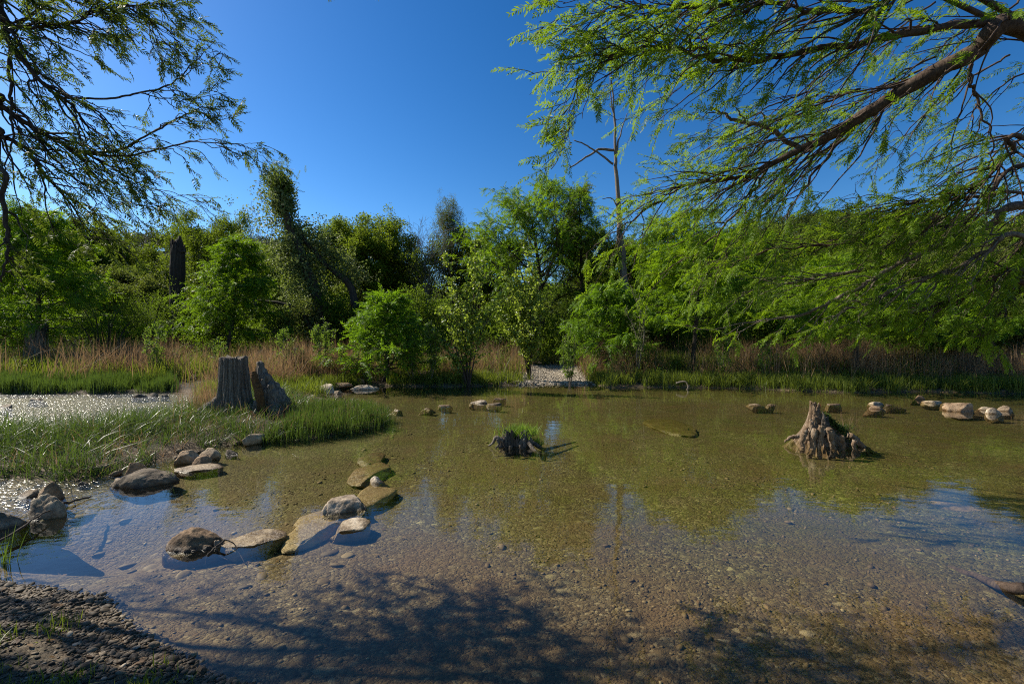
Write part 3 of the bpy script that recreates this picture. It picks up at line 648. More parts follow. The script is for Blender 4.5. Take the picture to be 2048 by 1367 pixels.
for q, r0 in (([P(1058, 878, D3 + .05), W(1085, 896, -.03), W(1115, 892, -.06), W(1150, 883, -.09)], .04), ([P(1055, 882, D3), W(1075, 905, -.03), W(1105, 909, -.07)], .035)):
    mb = MB(); tube(mb, path(q, 20, .015, 4), np.linspace(r0, .012, 20), 8, rough=.4, seed=4); mb.build('root', M['stump_dark'], s3)
# grey buttress of a dead trunk on the far left bank, and the tall snag
def far_stump(name, x, D, w, ytop, seed, label, flare, jag, mat='stump', cat='stump', ridges=.12):
    X = (x - CX) / F * D; z = float(gh(X, D)[0]); e = empty(name, (X, D, z), label, cat)
    mb = MB(); stump_body(mb, (X, D), w / F * D / 2, CAMZ - (ytop - HOR) * D / F, seed, flare, jag, ridges=ridges, zb=z - .2); mb.build('trunk', M[mat], e); return e
far_stump('tree_stump', 74, 19.6, 34, 652, 81, 'broad grey buttressed stump on the far bank at the left edge, under a cypress', 1.0, .08)
sn = far_stump('snag', 355, 26, 26, 492, 82, 'grey broken dead trunk standing limbless among the oaks at left', .25, .05, 'bark', 'dead tree')
mb = MB(); jag_spire(mb, P(358, 505, 25.9), P(360, 472, 25.9), .3, .07, 83); mb.build('splinter', M['bark'], sn)

def wood(name, label, cat, pts, r0, r1, mat, seed, k=8, branches=(), n=30, jit=.012):
    p = path(pts, n, jit, seed); e = empty(name, p[0], label, cat)
    mb = MB(); tube(mb, p, np.linspace(r0, r1, n), k, rough=.3, seed=seed); mb.build('stem', M[mat], e)
    for b, ra, rb in branches:
        mb = MB(); tube(mb, path(b, 16, jit, seed + 3), np.linspace(ra, rb, 16), 6, rough=.3, seed=seed); mb.build('branch', M[mat], e)
    return e
wood('driftwood_stick', 'long thin stick lying over the boulders at the left edge', 'stick', [W(-30, 1095, .06), W(30, 1062, .07), W(70, 1035, .08), W(110, 1015, .06)], .011, .006, 'bark', 3)
wood('driftwood_stick', 'dark short stick in the water right of the dark rounded boulder', 'stick', [W(125, 1006, .04), W(150, 1000, .03), W(182, 992, .01)], .014, .008, 'bark', 4)
wood('driftwood_twig', 'forked dark twig standing in the water beside the big brown boulder', 'twig', [P(450, 1078, 3.55), P(430, 1095, 3.5), P(416, 1108, 3.42), P(412, 1130, 3.38)], .009, .006, 'bark', 5,
     branches=[([P(432, 1093, 3.5), P(440, 1110, 3.47), P(458, 1120, 3.44)], .006, .003), ([P(450, 1078, 3.55), P(468, 1085, 3.55), P(478, 1105, 3.5), P(492, 1128, 3.42)], .005, .003)], n=20, jit=.006)
wood('driftwood_log', 'half sunken bleached log at the right edge with a long underwater root', 'log', [W(2160, 1190, .03), W(2090, 1182, .035), W(2030, 1176, .02), W(1990, 1165, -.03), W(1950, 1150, -.08), W(1900, 1134, -.12), W(1868, 1126, -.16)], .05, .008, 'bark_red', 6, 14, n=44)
wood('driftwood_twig', 'bleached bent twig at the far waterline right of the gravel bar', 'twig', [P(1352, 765, 15.6), P(1368, 762, 15.5), P(1376, 770, 15.4), P(1372, 782, 15.3)], .03, .015, 'bark_pale', 7, n=16)

# ------------------------------------------------------------------ trees
UP = np.array([0, 0, 1.])
def grow(rng, p0, d0, L, r0, lvl, S, out):
    n = S['seg'][lvl]; st = L / n; p = np.array(p0, float); d = nrm(np.array(d0, float)); pts = [p.copy()]
    for i in range(n):
        d = nrm(d + rng.normal(0, S['wander'][lvl], 3) + UP * S['trop'][lvl]); p = p + d * st; pts.append(p.copy())
    pts = np.array(pts); rad = r0 * np.linspace(1, S['tip'][lvl], n + 1)
    out.append((lvl, pts, rad))
    if lvl >= S['max']: return
    k = S['kids'][lvl]; ph = rng.uniform(0, 6.28)
    for i in range(k):
        t = S['t0'][lvl] + (1 - S['t0'][lvl]) * ((i + rng.uniform(.1, .9)) / k); t = min(t, .985)
        f = t * n; a = int(f); b = pts[a] + (pts[a + 1] - pts[a]) * (f - a); ax = nrm(pts[a + 1] - pts[a])
        ph += 2.399 + rng.normal(0, .35)
        ref = UP if abs(ax[2]) < .9 else np.array([1., 0, 0])
        u = nrm(np.cross(ax, ref)); w = np.cross(ax, u)
        if S.get('planar') and lvl >= 1: side = u * (1 if i % 2 else -1) + w * rng.normal(0, .35)
        else: side = u * math.cos(ph) + w * math.sin(ph)
        an = R(S['ang'][lvl] + rng.normal(0, 9))
        dd = ax * math.cos(an) + nrm(side) * math.sin(an)
        l = L * S['ratio'][lvl] * S['shape'][lvl](t) * rng.uniform(.75, 1.2)
        grow(rng, b, dd, l, max(rad[a] * S['rr'][lvl], r0 * .05), lvl + 1, S, out)
one = lambda t: 1
SP = {
 'cypress': dict(seg=[14, 6, 4], wander=[.025, .10, .16], trop=[.02, .015, -.05], tip=[.12, .2, .3], max=2, kids=[46, 10], t0=[.14, .12], ang=[74, 52], ratio=[.36, .42], rr=[.34, .45], shape=[lambda t: (1.12 - t) ** .75, lambda t: 1.15 - .6 * t], planar=True),
 'loose': dict(seg=[12, 6, 4], wander=[.05, .14, .2], trop=[.02, .06, -.02], tip=[.12, .2, .3], max=2, kids=[40, 11], t0=[.25, .15], ang=[58, 48], ratio=[.42, .42], rr=[.4, .45], shape=[lambda t: .45 + .9 * math.sin(math.pi * min(1, .25 + t * .72)), lambda t: 1.15 - .6 * t]),
 'oak': dict(seg=[8, 6, 5, 3], wander=[.07, .14, .2, .3], trop=[.02, .05, .05, .02], tip=[.35, .25, .25, .3], max=3, kids=[9, 8, 6], t0=[.30, .25, .25], ang=[48, 50, 50], ratio=[.62, .5, .45], rr=[.6, .5, .5], shape=[lambda t: 1.1 - .35 * t, lambda t: 1.1 - .4 * t, one]),
 'bare': dict(seg=[9, 7, 6, 4], wander=[.06, .10, .13, .18], trop=[.02, .06, .05, .03], tip=[.25, .2, .2, .3], max=3, kids=[11, 9, 6], t0=[.25, .15, .15], ang=[36, 38, 38], ratio=[.6, .5, .45], rr=[.5, .5, .55], shape=[lambda t: 1.1 - .45 * t, lambda t: 1.1 - .5 * t, one]),
}
def put(mb, tmpl, pos, d, rng, size, tint, up=UP, roll=.6):
    w = rng.integers(0, len(tmpl), len(pos)); fr = frames(d, np.zeros_like(d) + up, rng, roll)
    for k, T in enumerate(tmpl):
        i = w == k
        scatter(mb, T[0], T[1], pos[i], fr[i], size[i], tint[i], T[2] if len(T) > 2 else None)
def along(paths, per, rng, t0=.1):
    """points and directions along a set of equal polylines"""
    ps = np.stack(paths); n = ps.shape[1] - 1
    t = rng.uniform(t0, 1, (len(ps), per)) * n * .9999; a = t.astype(int); u = (t - a)[..., None]; i = np.arange(len(ps))[:, None]
    return (ps[i, a] * (1 - u) + ps[i, a + 1] * u).reshape(-1, 3), nrm(ps[i, a + 1] - ps[i, a]).reshape(-1, 3)
def tree(kind, label, x, D, ytop, x0, x1, seed, mat='cy', bark='bark', foliage='strand', group=None, cat='tree', name=None, tr=.018, per=7, size=.42, lo=None, dens=1.0, sag=.35, deep=1.0):
    """a tree surveyed from the photograph: foot, top and crown width"""
    rng = np.random.default_rng(seed)
    D = D + 4.0 * min(1, max(0, (D - 20.5) / 2))
    X = (x - CX) / F * D; zb = float(gh(X, D)[0]); Ht = CAMZ - (ytop - HOR) * D / F - zb
    e = empty(name or {'cypress': 'cypress_tree', 'loose': 'cypress_tree', 'oak': 'oak_tree', 'bare': 'bare_tree'}[kind], (X, D, zb - .05), label, cat, group)
    S = dict(SP[kind]); S['kids'] = [max(3, int(k * (dens ** .5))) for k in S['kids']]
    if lo is not None: S['t0'] = [lo] + S['t0'][1:]
    out = []; grow(rng, (0, 0, 0), (rng.normal(0, .05), rng.normal(0, .05), 1), 1.0, tr, 0, S, out)
    allp = np.concatenate([p for l, p, r in out]); m = .25 if foliage == 'clump' else .12
    wl, wr = (x0 - x) / F * D, (x1 - x) / F * D
    lo_, hi_ = np.percentile(allp, 1, axis=0), np.percentile(allp, 99, axis=0)
    wid = (wr - wl) * .92; sx = wid / (hi_[0] - lo_[0]); sz = (Ht - m) / allp[:, 2].max(); shift = (wl + wr) / 2 - (hi_[0] + lo_[0]) / 2 * sx
    def tf(p):
        q = p * np.array([sx, sx * deep, sz]); h = np.clip(p[:, 2] / allp[:, 2].max(), 0, 1)
        q[:, 0] += shift * sm(0, .7, h); return q + np.array([X, D, zb - .05])
    mb = MB(); lastp = []; mid = []
    for l, p, r in out:
        q = tf(p); rr = np.maximum(r * Ht, .006)
        if l == 0: rr = rr * (1 + .7 * np.exp(-np.linspace(0, 1, len(rr)) * 14))
        tube(mb, q, rr, 10 if l == 0 else (6 if l == 1 else 4), .5, cap=l == 0)
        if l == S['max']: lastp.append(q)
        elif l == S['max'] - 1: mid.append(q)
    mb.build('trunk', M[bark], e)
    if foliage:
        fb = MB()
        if foliage == 'strand':
            pos, d = along(lastp, per, rng); tips = np.stack(lastp)
            dd = nrm(d * .8 + rng.normal(0, .38, d.shape) - UP * sag)
            put(fb, ST_MID, pos, dd, rng, size * rng.uniform(.65, 1.3, len(pos)), np.clip(rng.normal(.5, .2, len(pos)) + .25 * n2(pos[:, 0], pos[:, 2], .9, 2, seed), 0, 1))
        else:
            T = {'clump': CL_OAK, 'vine': CL_VINE, 'fine': CL_FINE}[foliage]
            pos, d = along(lastp, per, rng, .3); pos = pos + rng.normal(0, .10, pos.shape)
            put(fb, T, pos, nrm(rng.normal(size=d.shape)), rng, size * rng.uniform(.7, 1.3, len(pos)), np.clip(rng.normal(.45, .2, len(pos)) + .3 * n2(pos[:, 0], pos[:, 2], .7, 2, seed), 0, 1), roll=3)
        fb.build('crown', M[mat], e)
    return e
GB, GC, GY = 'broad crowned trees behind the far bank', 'cypresses along the far bank', 'bare trees behind the far bank'
TREES = [
 ('cypress', 'feathery cypress at the far left with drooping lower sprays', 75, 20.4, 405, -60, 215, 1, dict(mat='cy', lo=.12, per=8, size=.5, dens=1.25)),
 ('oak', 'olive oak behind the left cypress', 150, 30, 425, 40, 260, 2, dict(mat='oak', foliage='clump', per=4, size=1.0)),
 ('oak', 'dark oak filling the gap left of the grey bare tree', 235, 32, 455, 150, 330, 3, dict(mat='oak', foliage='clump', per=4, size=1.0)),
 ('oak', 'low olive tree in front of the grey dead trunk', 260, 24, 520, 170, 345, 4, dict(mat='olive', foliage='clump', per=4, size=.8)),
 ('bare', 'grey bare tree against the sky left of the dead trunk', 292, 34, 408, 235, 350, 5, dict(foliage=None, bark='bare', tr=.012)),
 ('oak', 'spreading oak with sky gaps behind the dead trunk', 430, 34, 412, 335, 525, 6, dict(mat='oak', foliage='clump', per=4, size=.95)),
 ('cypress', 'rounded bright cypress right of the grey dead trunk', 450, 21, 468, 375, 545, 7, dict(mat='cy', lo=.2, per=8, size=.45)),
 ('bare', 'thin bare tree left of the vine draped tree', 508, 33, 395, 478, 560, 8, dict(foliage=None, bark='bare', tr=.010)),
 ('oak', 'large domed oak right of the vine draped tree', 700, 26, 398, 585, 812, 9, dict(mat='oak', foliage='clump', per=5, size=.95, dens=1.3)),
 ('oak', 'dim oak between the domed oak and the juniper', 800, 30, 470, 725, 885, 10, dict(mat='oak', foliage='clump', per=4, size=.9)),
 ('bare', 'purplish bare tree leaning left of the juniper', 860, 27, 398, 785, 915, 11, dict(foliage=None, bark='bare', tr=.012, dens=1.3)),
 ('loose', 'slim ragged juniper with a notched top', 902, 29, 372, 862, 940, 12, dict(mat='olive', foliage='fine', per=3, size=1.0, name='juniper_tree', lo=.3)),
 ('oak', 'shaded oak behind the pale leaved saplings', 960, 31, 455, 870, 1060, 13, dict(mat='oak', foliage='clump', per=4, size=.95)),
 ('loose', 'big dark limbed cypress with the highest green crown of the far bank', 1085, 24, 330, 935, 1225, 14, dict(mat='cy', per=8, size=.5, dens=1.5, tr=.022, lo=.3)),
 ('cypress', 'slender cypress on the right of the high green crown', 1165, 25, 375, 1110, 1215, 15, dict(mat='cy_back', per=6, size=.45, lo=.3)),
 ('cypress', 'young bright cypress alone by the water left of the saplings', 772, 17, 575, 672, 862, 16, dict(mat='cy_bright', per=6, size=.40, lo=.1, cat='young tree', tr=.03, dens=.9, sag=.1)),
 ('cypress', 'low cypress with glowing sprays left of the dead pole tree', 1215, 19.5, 555, 1135, 1310, 17, dict(mat='cy_bright', per=8, size=.36, lo=.18)),
 ('cypress', 'cypress right of the dead pole tree with layered level sprays', 1388, 18.6, 470, 1262, 1520, 18, dict(mat='cy', per=7, size=.45, lo=.34, dens=.85, sag=.15)),
 ('loose', 'tall airy cypress behind the layered one', 1350, 25, 405, 1255, 1460, 19, dict(mat='cy', per=7, size=.5, lo=.25, dens=1.1)),
 ('cypress', 'cypress with a pale slim stem near the right middle', 1640, 19.5, 505, 1540, 1745, 20, dict(mat='cy', per=6, size=.45, lo=.42)),
 ('cypress', 'dark stemmed cypress close to the water at right', 1714, 16.2, 530, 1600, 1850, 21, dict(mat='cy', per=6, size=.42, lo=.42, dens=.8, tr=.024)),
 ('loose', 'soft green tree seen between the hanging boughs', 1500, 27, 430, 1400, 1600, 22, dict(mat='cy', per=7, size=.5, lo=.2)),
 ('oak', 'round dark tree on the rise behind the hanging boughs', 1610, 38, 425, 1520, 1700, 23, dict(mat='oak', foliage='clump', per=4, size=1.1, dens=1.2)),
 ('oak', 'small dark crown left of the round dark tree', 1490, 42, 440, 1420, 1570, 24, dict(mat='oak', foliage='clump', per=4, size=1.1)),
 ('oak', 'grey green tree behind the right bank', 1800, 30, 455, 1690, 1900, 25, dict(mat='olive', foliage='clump', per=4, size=1.0)),
 ('oak', 'pale olive tree at the far right edge', 1985, 26, 430, 1870, 2110, 26, dict(mat='olive', foliage='clump', per=5, size=.95, dens=1.2)),
 ('cypress', 'bushy cypress over the shaded bank at right', 1850, 19.5, 560, 1745, 1975, 27, dict(mat='cy', per=8, size=.42, lo=.3)),
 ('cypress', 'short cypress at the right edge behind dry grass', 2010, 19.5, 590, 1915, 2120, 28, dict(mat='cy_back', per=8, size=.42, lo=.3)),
 ('bare', 'silvery bare tree rising over the boughs at the right edge', 2000, 33, 345, 1930, 2090, 29, dict(foliage=None, bark='bare', tr=.011)),
 ('oak', 'dark tree behind the leaning vine draped trunk', 610, 30, 450, 525, 690, 30, dict(mat='oak', foliage='clump', per=4, size=.9)),
 ('oak', 'shadowy tree behind the low glowing cypress', 1200, 30, 440, 1120, 1290, 31, dict(mat='oak', foliage='clump', per=4, size=.95)),
 ('oak', 'deep shaded tree left of the layered cypress', 1290, 31, 470, 1230, 1380, 32, dict(mat='oak', foliage='clump', per=4, size=.95)),
 ('oak', 'dark tree standing at the left frame edge', 20, 29, 440, -80, 110, 33, dict(mat='oak', foliage='clump', per=4, size=1.0)),
]
for (k, l, x, D, yt, a, b, sd, kw) in TREES:
    g = GY if k == 'bare' else (GC if kw.get('foliage', 'strand') == 'strand' else GB)
    tree(k, l, x, D, yt, a, b, 500 + sd, group=g, **kw)

# vine draped leaning tree
rng = np.random.default_rng(77)
DV = 25.0; vb = P(655, 690, DV); vt = empty('vine_tree', (vb[0], DV, float(gh(vb[0], DV)[0])), 'leaning tree with a dark bent trunk draped in pale vines up to its top', 'tree')
tr1 = path([P(662, 715, DV), P(650, 640, DV), P(628, 575, DV), P(598, 500, DV), P(575, 440, DV), P(560, 385, DV), P(556, 350, DV)], 40, .08, 4)
tr2 = path([P(672, 705, DV + .5), P(700, 590, DV + .6), P(660, 540, DV + .6), P(615, 480, DV + .4), P(592, 450, DV + .3)], 30, .08, 6)
tr2 = path([P(716, 700, DV + .5), P(705, 582, DV + .6), P(650, 525, DV + .6), P(600, 470, DV + .4)], 30, .08, 6)
tr3 = path([P(630, 665, DV - .5), P(600, 625, DV - .5), P(560, 605, DV - .6), P(510, 600, DV - .6)], 24, .06, 7)
mb = MB(); tube(mb, tr1, np.linspace(.40, .06, 40), 12, rough=.15, seed=1); mb.build('trunk', M['bark'], vt)
mb = MB(); tube(mb, tr2, np.linspace(.26, .10, 30), 10, rough=.15, seed=2); mb.build('limb', M['bark'], vt)
mb = MB(); tube(mb, tr3, np.linspace(.15, .05, 24), 8, rough=.15, seed=3); mb.build('limb', M['bark'], vt)
fb = MB()
nV = 2000; i = (2 + 37 * rng.uniform(0, 1, nV) ** 1.35).astype(int).clip(2, 38); t = i / 39
pos = tr1[i] + np.stack([-rng.gamma(1.5, .62, nV) * (1.15 - .72 * t) + .40, rng.normal(.25, .5, nV), -rng.gamma(1.3, .7, nV) * (.25 + .8 * (1 - t))], -1)
keep = vnoise(pos * 1.3, 5) > -.25; pos = pos[keep]; nV = len(pos)
pos[:, 2] = np.maximum(pos[:, 2], .6)
put(fb, CL_VINE, pos, nrm(rng.normal(size=(nV, 3))), rng, rng.uniform(.8, 1.5, nV), np.clip(rng.normal(.55, .25, nV), 0, 1), roll=3)
i = rng.integers(12, 29, 260); pos = tr2[i] + rng.normal(0, .5, (260, 3)) + [.2, .4, .3]; put(fb, CL_VINE, pos, nrm(rng.normal(size=(260, 3))), rng, rng.uniform(.8, 1.4, 260), np.clip(rng.normal(.35, .2, 260), 0, 1), roll=3)
fb.build('vines', M['vine'], vt)
fb = MB(); nT = 260; pos = tr1[rng.integers(32, 40, nT)] + rng.normal(0, 1, (nT, 3)) * np.array([.34, .34, .42]) + [0, 0, .1]
put(fb, ST_MID, pos, nrm(rng.normal(0, .5, (nT, 3)) + [0, 0, .8]), rng, rng.uniform(.3, .6, nT), rng.uniform(.2, .8, nT)); fb.build('crown', M['cy_back'], vt)

# dead pole tree
DP = 28.0; dp = empty('dead_tree', (P(1255, 700, DP)[0], DP, float(gh(P(1255, 700, DP)[0], DP)[0])), 'tall thin dead tree with crossed bare branches against the sky', 'dead tree')
mb = MB(); tube(mb, path([P(1258, 715, DP), P(1252, 600, DP), P(1244, 500, DP), P(1238, 430, DP), P(1232, 330, DP), P(1228, 230, DP), P(1220, 120, DP)], 60, .10, 3), np.interp(np.linspace(0, 1, 60), [0, .4, .7, 1], [.26, .19, .095, .02]), 10, rough=.12); mb.build('trunk', M['stump'], dp)
for b, ra, rb in [([P(1229, 300, DP), P(1212, 299, DP), P(1195, 300, DP), P(1175, 312, DP), P(1158, 324, DP), P(1140, 334, DP)], .09, .04), ([P(1226, 328, DP), P(1200, 308, DP), P(1172, 290, DP), P(1148, 279, DP)], .07, .03),
                  ([P(1232, 312, DP), P(1240, 270, DP), P(1255, 225, DP)], .07, .02), ([P(1230, 240, DP), P(1222, 200, DP), P(1219, 135, DP)], .05, .015), ([P(1238, 425, DP), P(1226, 398, DP), P(1205, 396, DP)], .05, .02),
                  ([P(1238, 410, DP), P(1262, 400, DP), P(1285, 405, DP)], .05, .02), ([P(1238, 440, DP), P(1220, 428, DP), P(1200, 415, DP)], .04, .015)]:
    mb = MB(); tube(mb, path(b, 20, .06, 5), np.linspace(ra, rb, 20), 7, rough=.1); mb.build('branch', M['stump'], dp)

# cottonwood saplings, willows, shrubs
def sapling(name, label, x, yb, D, stems, mat, seed, lf=(.075, .07), nl=9, group=None, cat='sapling', bark='bark_pale', twigs=10, tl=.5, r=.035):
    rng = np.random.default_rng(seed); X = (x - CX) / F * D; z = float(gh(X, D)[0]); e = empty(name, (X, D, z), label, cat, group)
    tb = MB(); fb = MB(); pp = []; dd = []
    for (xt, yt, dz) in stems:
        a = np.array([X, D, z - .05]); b = P(xt, yt, D + dz); m = (a + b) / 2 + rng.normal(0, .12, 3) + np.array([(a[0] - b[0]) * .12, 0, .1])
        q = path([a, m, b], 18, .05, seed); tube(tb, q, np.linspace(r, .006, 18), 6)
        L = np.linalg.norm(b - a)
        for k in range(int(twigs * L)):
            t = rng.uniform(.22, .98); p0 = q[int(t * 17)]; d = nrm(rng.normal(0, 1, 3) * [1, 1, .5] + [0, 0, .75]); l = tl * (1.1 - t * .7) * rng.uniform(.5, 1.3)
            w = path([p0, p0 + d * l * .5, p0 + d * l + [0, 0, .08 * l]], 6, .02, k); tube(tb, w, np.linspace(.008, .003, 6), 3, cap=False)
            for s in np.linspace(.2, 1, nl): pp.append(w[min(5, int(s * 5))] + rng.normal(0, .035, 3)); dd.append(nrm(rng.normal(0, 1, 3) + d * .6))
    pp = np.array(pp); dd = np.array(dd); w_, l_ = lf[1], lf[0]
    tv = np.array([[0, 0, 0], [-w_ / 2, l_ * .35, .01], [-w_ * .3, l_ * .8, 0], [0, l_, -.01], [w_ * .3, l_ * .8, 0], [w_ / 2, l_ * .35, .01]]); tq = np.array([[0, 1, 2, 3], [0, 3, 4, 5]])
    scatter(fb, tv, tq, pp, frames(dd, np.zeros_like(dd) + UP, rng, 1.5), rng.uniform(.7, 1.25, len(pp)), np.clip(rng.normal(.5, .25, len(pp)), 0, 1))
    tb.build('stems', M[bark], e); fb.build('leaves', M[mat], e); return e
GS, GW = 'pale leaved cottonwood saplings on the far bank', 'light green willow shoots in the dry grass'
sapling('cottonwood_sapling', 'leaning cottonwood sapling with sparse pale leaves left of its twin', 938, 722, 16.3, [(885, 500, 0), (905, 560, .3), (935, 545, -.3), (968, 520, .2), (880, 610, .2), (860, 660, 0), (950, 470, .3), (1000, 590, -.2)], 'cotton', 1, (.09, .085), 9, GS, twigs=11, tl=.6, r=.035, bark='bark')
sapling('cottonwood_sapling', 'upright cottonwood sapling glowing yellow green in the middle of the far bank', 1060, 708, 18, [(1058, 480, 0), (1030, 530, .3), (1078, 560, -.3), (1005, 540, .3), (1040, 590, 0), (1095, 600, .2), (990, 620, 0), (1070, 520, .2)], 'cotton', 2, (.09, .085), 10, GS, twigs=13, tl=.55, r=.03, bark='bark')
sapling('cottonwood_sapling', 'small grey green sapling beside the layered cypress', 1275, 700, 17.5, [(1262, 570, 0), (1280, 590, .2), (1295, 610, -.2), (1250, 615, 0)], 'vine', 3, (.06, .04), 8, GS, twigs=9, tl=.35, r=.03)
for k, (x, yb, yt, w, l) in enumerate([(645, 735, 632, 22, 'willow shoot with upright light leaves left of the young bright cypress'), (570, 740, 655, 16, 'willow shoot rising above the tall grey stump on its right'), (735, 730, 640, 14, 'thin willow shoot inside the left side of the young bright cypress'),
        (825, 740, 662, 16, 'willow shoot right of the young bright cypress'), (862, 735, 640, 14, 'willow shoot left of the leaning sapling'), (435, 730, 672, 14, 'willow shoot directly behind the tall grey stump'), (595, 745, 690, 12, 'short willow shoot in the russet grass right of the tall stump'),
        (1140, 735, 660, 18, 'willow shoot above the gravel bar'), (1450, 742, 668, 18, 'willow shoot in dry grass right of the layered cypress'), (1530, 745, 675, 22, 'willow shoot left of the pale stemmed cypress'), (310, 735, 640, 24, 'willow shoot on the left bank right of the left cypress')]):
    sapling('willow_shoot', l, x, yb, 16.6, [(x + d, yt + abs(d) * 1.2, .2 * d / 10) for d in (-w, -w * .5, 0, w * .45, w)], 'willow', 20 + k, (.10, .028), 9, GW, 'shrub', twigs=12, tl=.22, r=.012)
def shrub(label, x, D, ytop, x0, x1, seed, mat, T, n, size=.8, name='shrub'):
    D = D + 3; ytop = ytop + 8; rng = np.random.default_rng(seed); X = (x - CX) / F * D; z = float(gh(X, D)[0]); e = empty(name, (X, D, z), label, 'shrub', 'shrubs under the far trees')
    h = CAMZ - (ytop - HOR) * D / F - z; a, b = (x0 - x) / F * D, (x1 - x) / F * D
    tb = MB(); fb = MB(); pos = []
    for k in range(14):
        tip = np.array([X + rng.uniform(a, b) * .9, D + rng.uniform(-1, 1) * (b - a) * .4, z + h * rng.uniform(.6, 1)])
        q = path([(X + rng.normal(0, .1), D, z - .05), (np.array([X, D, z]) + tip) / 2 + [0, 0, .2 * h], tip], 10, .06, k); tube(tb, q, np.linspace(.03, .008, 10), 5, cap=False)
        i = rng.integers(2, 10, n // 14); pos.append(q[i] + rng.normal(0, .22, (len(i), 3)) * [1, 1, .8])
    pos = np.concatenate(pos); pos[:, 2] = np.maximum(pos[:, 2], z + .1)
    put(fb, T, pos, nrm(rng.normal(size=pos.shape)), rng, size * rng.uniform(.7, 1.3, len(pos)), np.clip(rng.normal(.45, .22, len(pos)), 0, 1), roll=3)
    tb.build('stems', M['bark'], e); fb.build('leaves', M[mat], e)
for a in [('dark shrub leaning over the channel at left', 210, 17, 585, 130, 290, 1, 'scrub', CL_FINE, 420), ('fine leaved shrub between left cypress and dead trunk', 300, 19, 575, 240, 375, 2, 'scrub', CL_FINE, 420),
          ('shrub below the rounded bright cypress', 420, 20, 590, 360, 500, 3, 'scrub', CL_OAK, 200), ('leafy shrub at the foot of the vine draped tree', 560, 20.5, 600, 500, 625, 4, 'olive', CL_VINE, 260),
          ('dark shrub between the vine draped tree and the young bright cypress', 690, 22, 560, 640, 760, 5, 'scrub', CL_OAK, 260), ('dense dark shrub right of the young bright cypress', 850, 21, 560, 790, 920, 6, 'scrub', CL_OAK, 260),
          ('shrub behind the upright sapling', 1040, 22, 555, 950, 1130, 7, 'scrub', CL_OAK, 280), ('shrub under the slender cypress', 1160, 21, 575, 1090, 1230, 8, 'scrub', CL_FINE, 420), ('dark shrub behind the layered cypress foot', 1330, 22, 560, 1250, 1420, 9, 'scrub', CL_OAK, 260),
          ('shrub left of the pale stemmed cypress', 1520, 21, 570, 1430, 1600, 10, 'scrub', CL_OAK, 280), ('shrub between the two right cypress stems', 1680, 20, 600, 1600, 1760, 11, 'olive', CL_FINE, 420), ('spreading shrub on the shaded right bank', 1890, 19, 600, 1780, 1990, 12, 'scrub', CL_FINE, 520),
          ('shrub at the far right corner of the bank', 2040, 19, 590, 1960, 2130, 13, 'olive', CL_VINE, 260), ('shrub at the left frame edge behind the grey stump', 20, 21, 585, -60, 120, 14, 'scrub', CL_OAK, 240)]:
    shrub(*a)

# thicket behind the bank and the wooded hills: nobody could count these
rng = np.random.default_rng(9)
def mass(name, label, cat, pos, T, size, mat, rng, mean=.45):
    fb = MB(); put(fb, T, pos, nrm(rng.normal(size=pos.shape)), rng, size, np.clip(rng.normal(mean, .22, len(pos)), 0, 1), roll=3)
    return tag(fb.build(name, M[mat]), label, cat, kind='stuff')
n = 9000; y = rng.uniform(24.5, 38, n); x = rng.uniform(-1.25, 1.25, n) * y; k = ~((np.abs(x - 2) < 2.2) & (y < 23)); x, y = x[k], y[k]
hgt = (1.6 + 1.6 * n2(x, y, .35, 2, 12) + .09 * (y - 24)).clip(.4, 6)
mass('thicket', 'dark tangled undergrowth between the trunks of the far bank', 'undergrowth', np.stack([x, y, gh(x, y) + hgt * rng.uniform(0, 1, len(x)) ** .8], -1), CL_OAK, rng.uniform(.8, 1.5, len(x)), 'scrub', rng)
cr = []
for k in range(1900):
    yy = 40 + 120 * rng.uniform(0, 1) ** .9; xx = rng.uniform(-1.3, 1.3) * yy; rr = rng.uniform(1.8, 3.4); zz = float(gh(xx, yy)[0]) + rr * rng.uniform(.7, 1.4)
    m = 14; d = nrm(rng.normal(size=(m, 3))); d[:, 2] = np.abs(d[:, 2]) * .9 - .25
    cr.append(np.array([xx, yy, zz]) + d * rr * rng.uniform(.55, 1, (m, 1)))
cr = np.concatenate(cr)
mass('distant_woods', 'dark evergreen woods covering the hills behind the far bank', 'woods', cr, CL_BIG, rng.uniform(.8, 1.3, len(cr)), 'wood', rng)

# ------------------------------------------------------------------ grasses
def blades(name, xy, h, wid, mat, label, cat, rng, lean=.35, tint=.5, tsd=.2, curl=.5, zoff=-.02, parent=None, z=None):
    n = len(xy); z = gh(xy[:, 0], xy[:, 1]) if z is None else z
    a = rng.uniform(0, 6.283, n); ln = np.abs(rng.normal(0, lean, n)); b = np.stack([np.cos(a), np.sin(a)], -1)
    wa = rng.uniform(0, 6.283, n); wv = np.stack([np.cos(wa), np.sin(wa), np.zeros(n)], -1) * (wid / 2)[:, None]
    rows = []
    for t, ws in ((0, .8), (.35, 1), (.7, .7), (1, 0)):
        o = ln * (t * .45 + curl * t * t) ; zz = h * (t - np.clip(ln * curl, 0, 1.2) * .32 * t ** 3)
        c = np.stack([xy[:, 0] + b[:, 0] * o * h, xy[:, 1] + b[:, 1] * o * h, z + zoff + zz], -1)
        if ws: rows += [c - wv * ws, c + wv * ws]
        else: rows += [c]
    v = np.stack(rows, 1); i = (np.arange(n) * 7)[:, None]
    q = np.concatenate([i + [0, 1, 3, 2], i + [2, 3, 5, 4]]); t = i + [4, 5, 6]
    mb = MB(); mb.add(v.reshape(-1, 3), q, t, np.repeat(np.clip(rng.normal(tint, tsd, n) if np.isscalar(tint) else tint + rng.normal(0, tsd, n), 0, 1), 7))
    o = mb.build(name, M[mat], parent)
    return tag(o, label, cat, kind=None if parent else 'stuff')
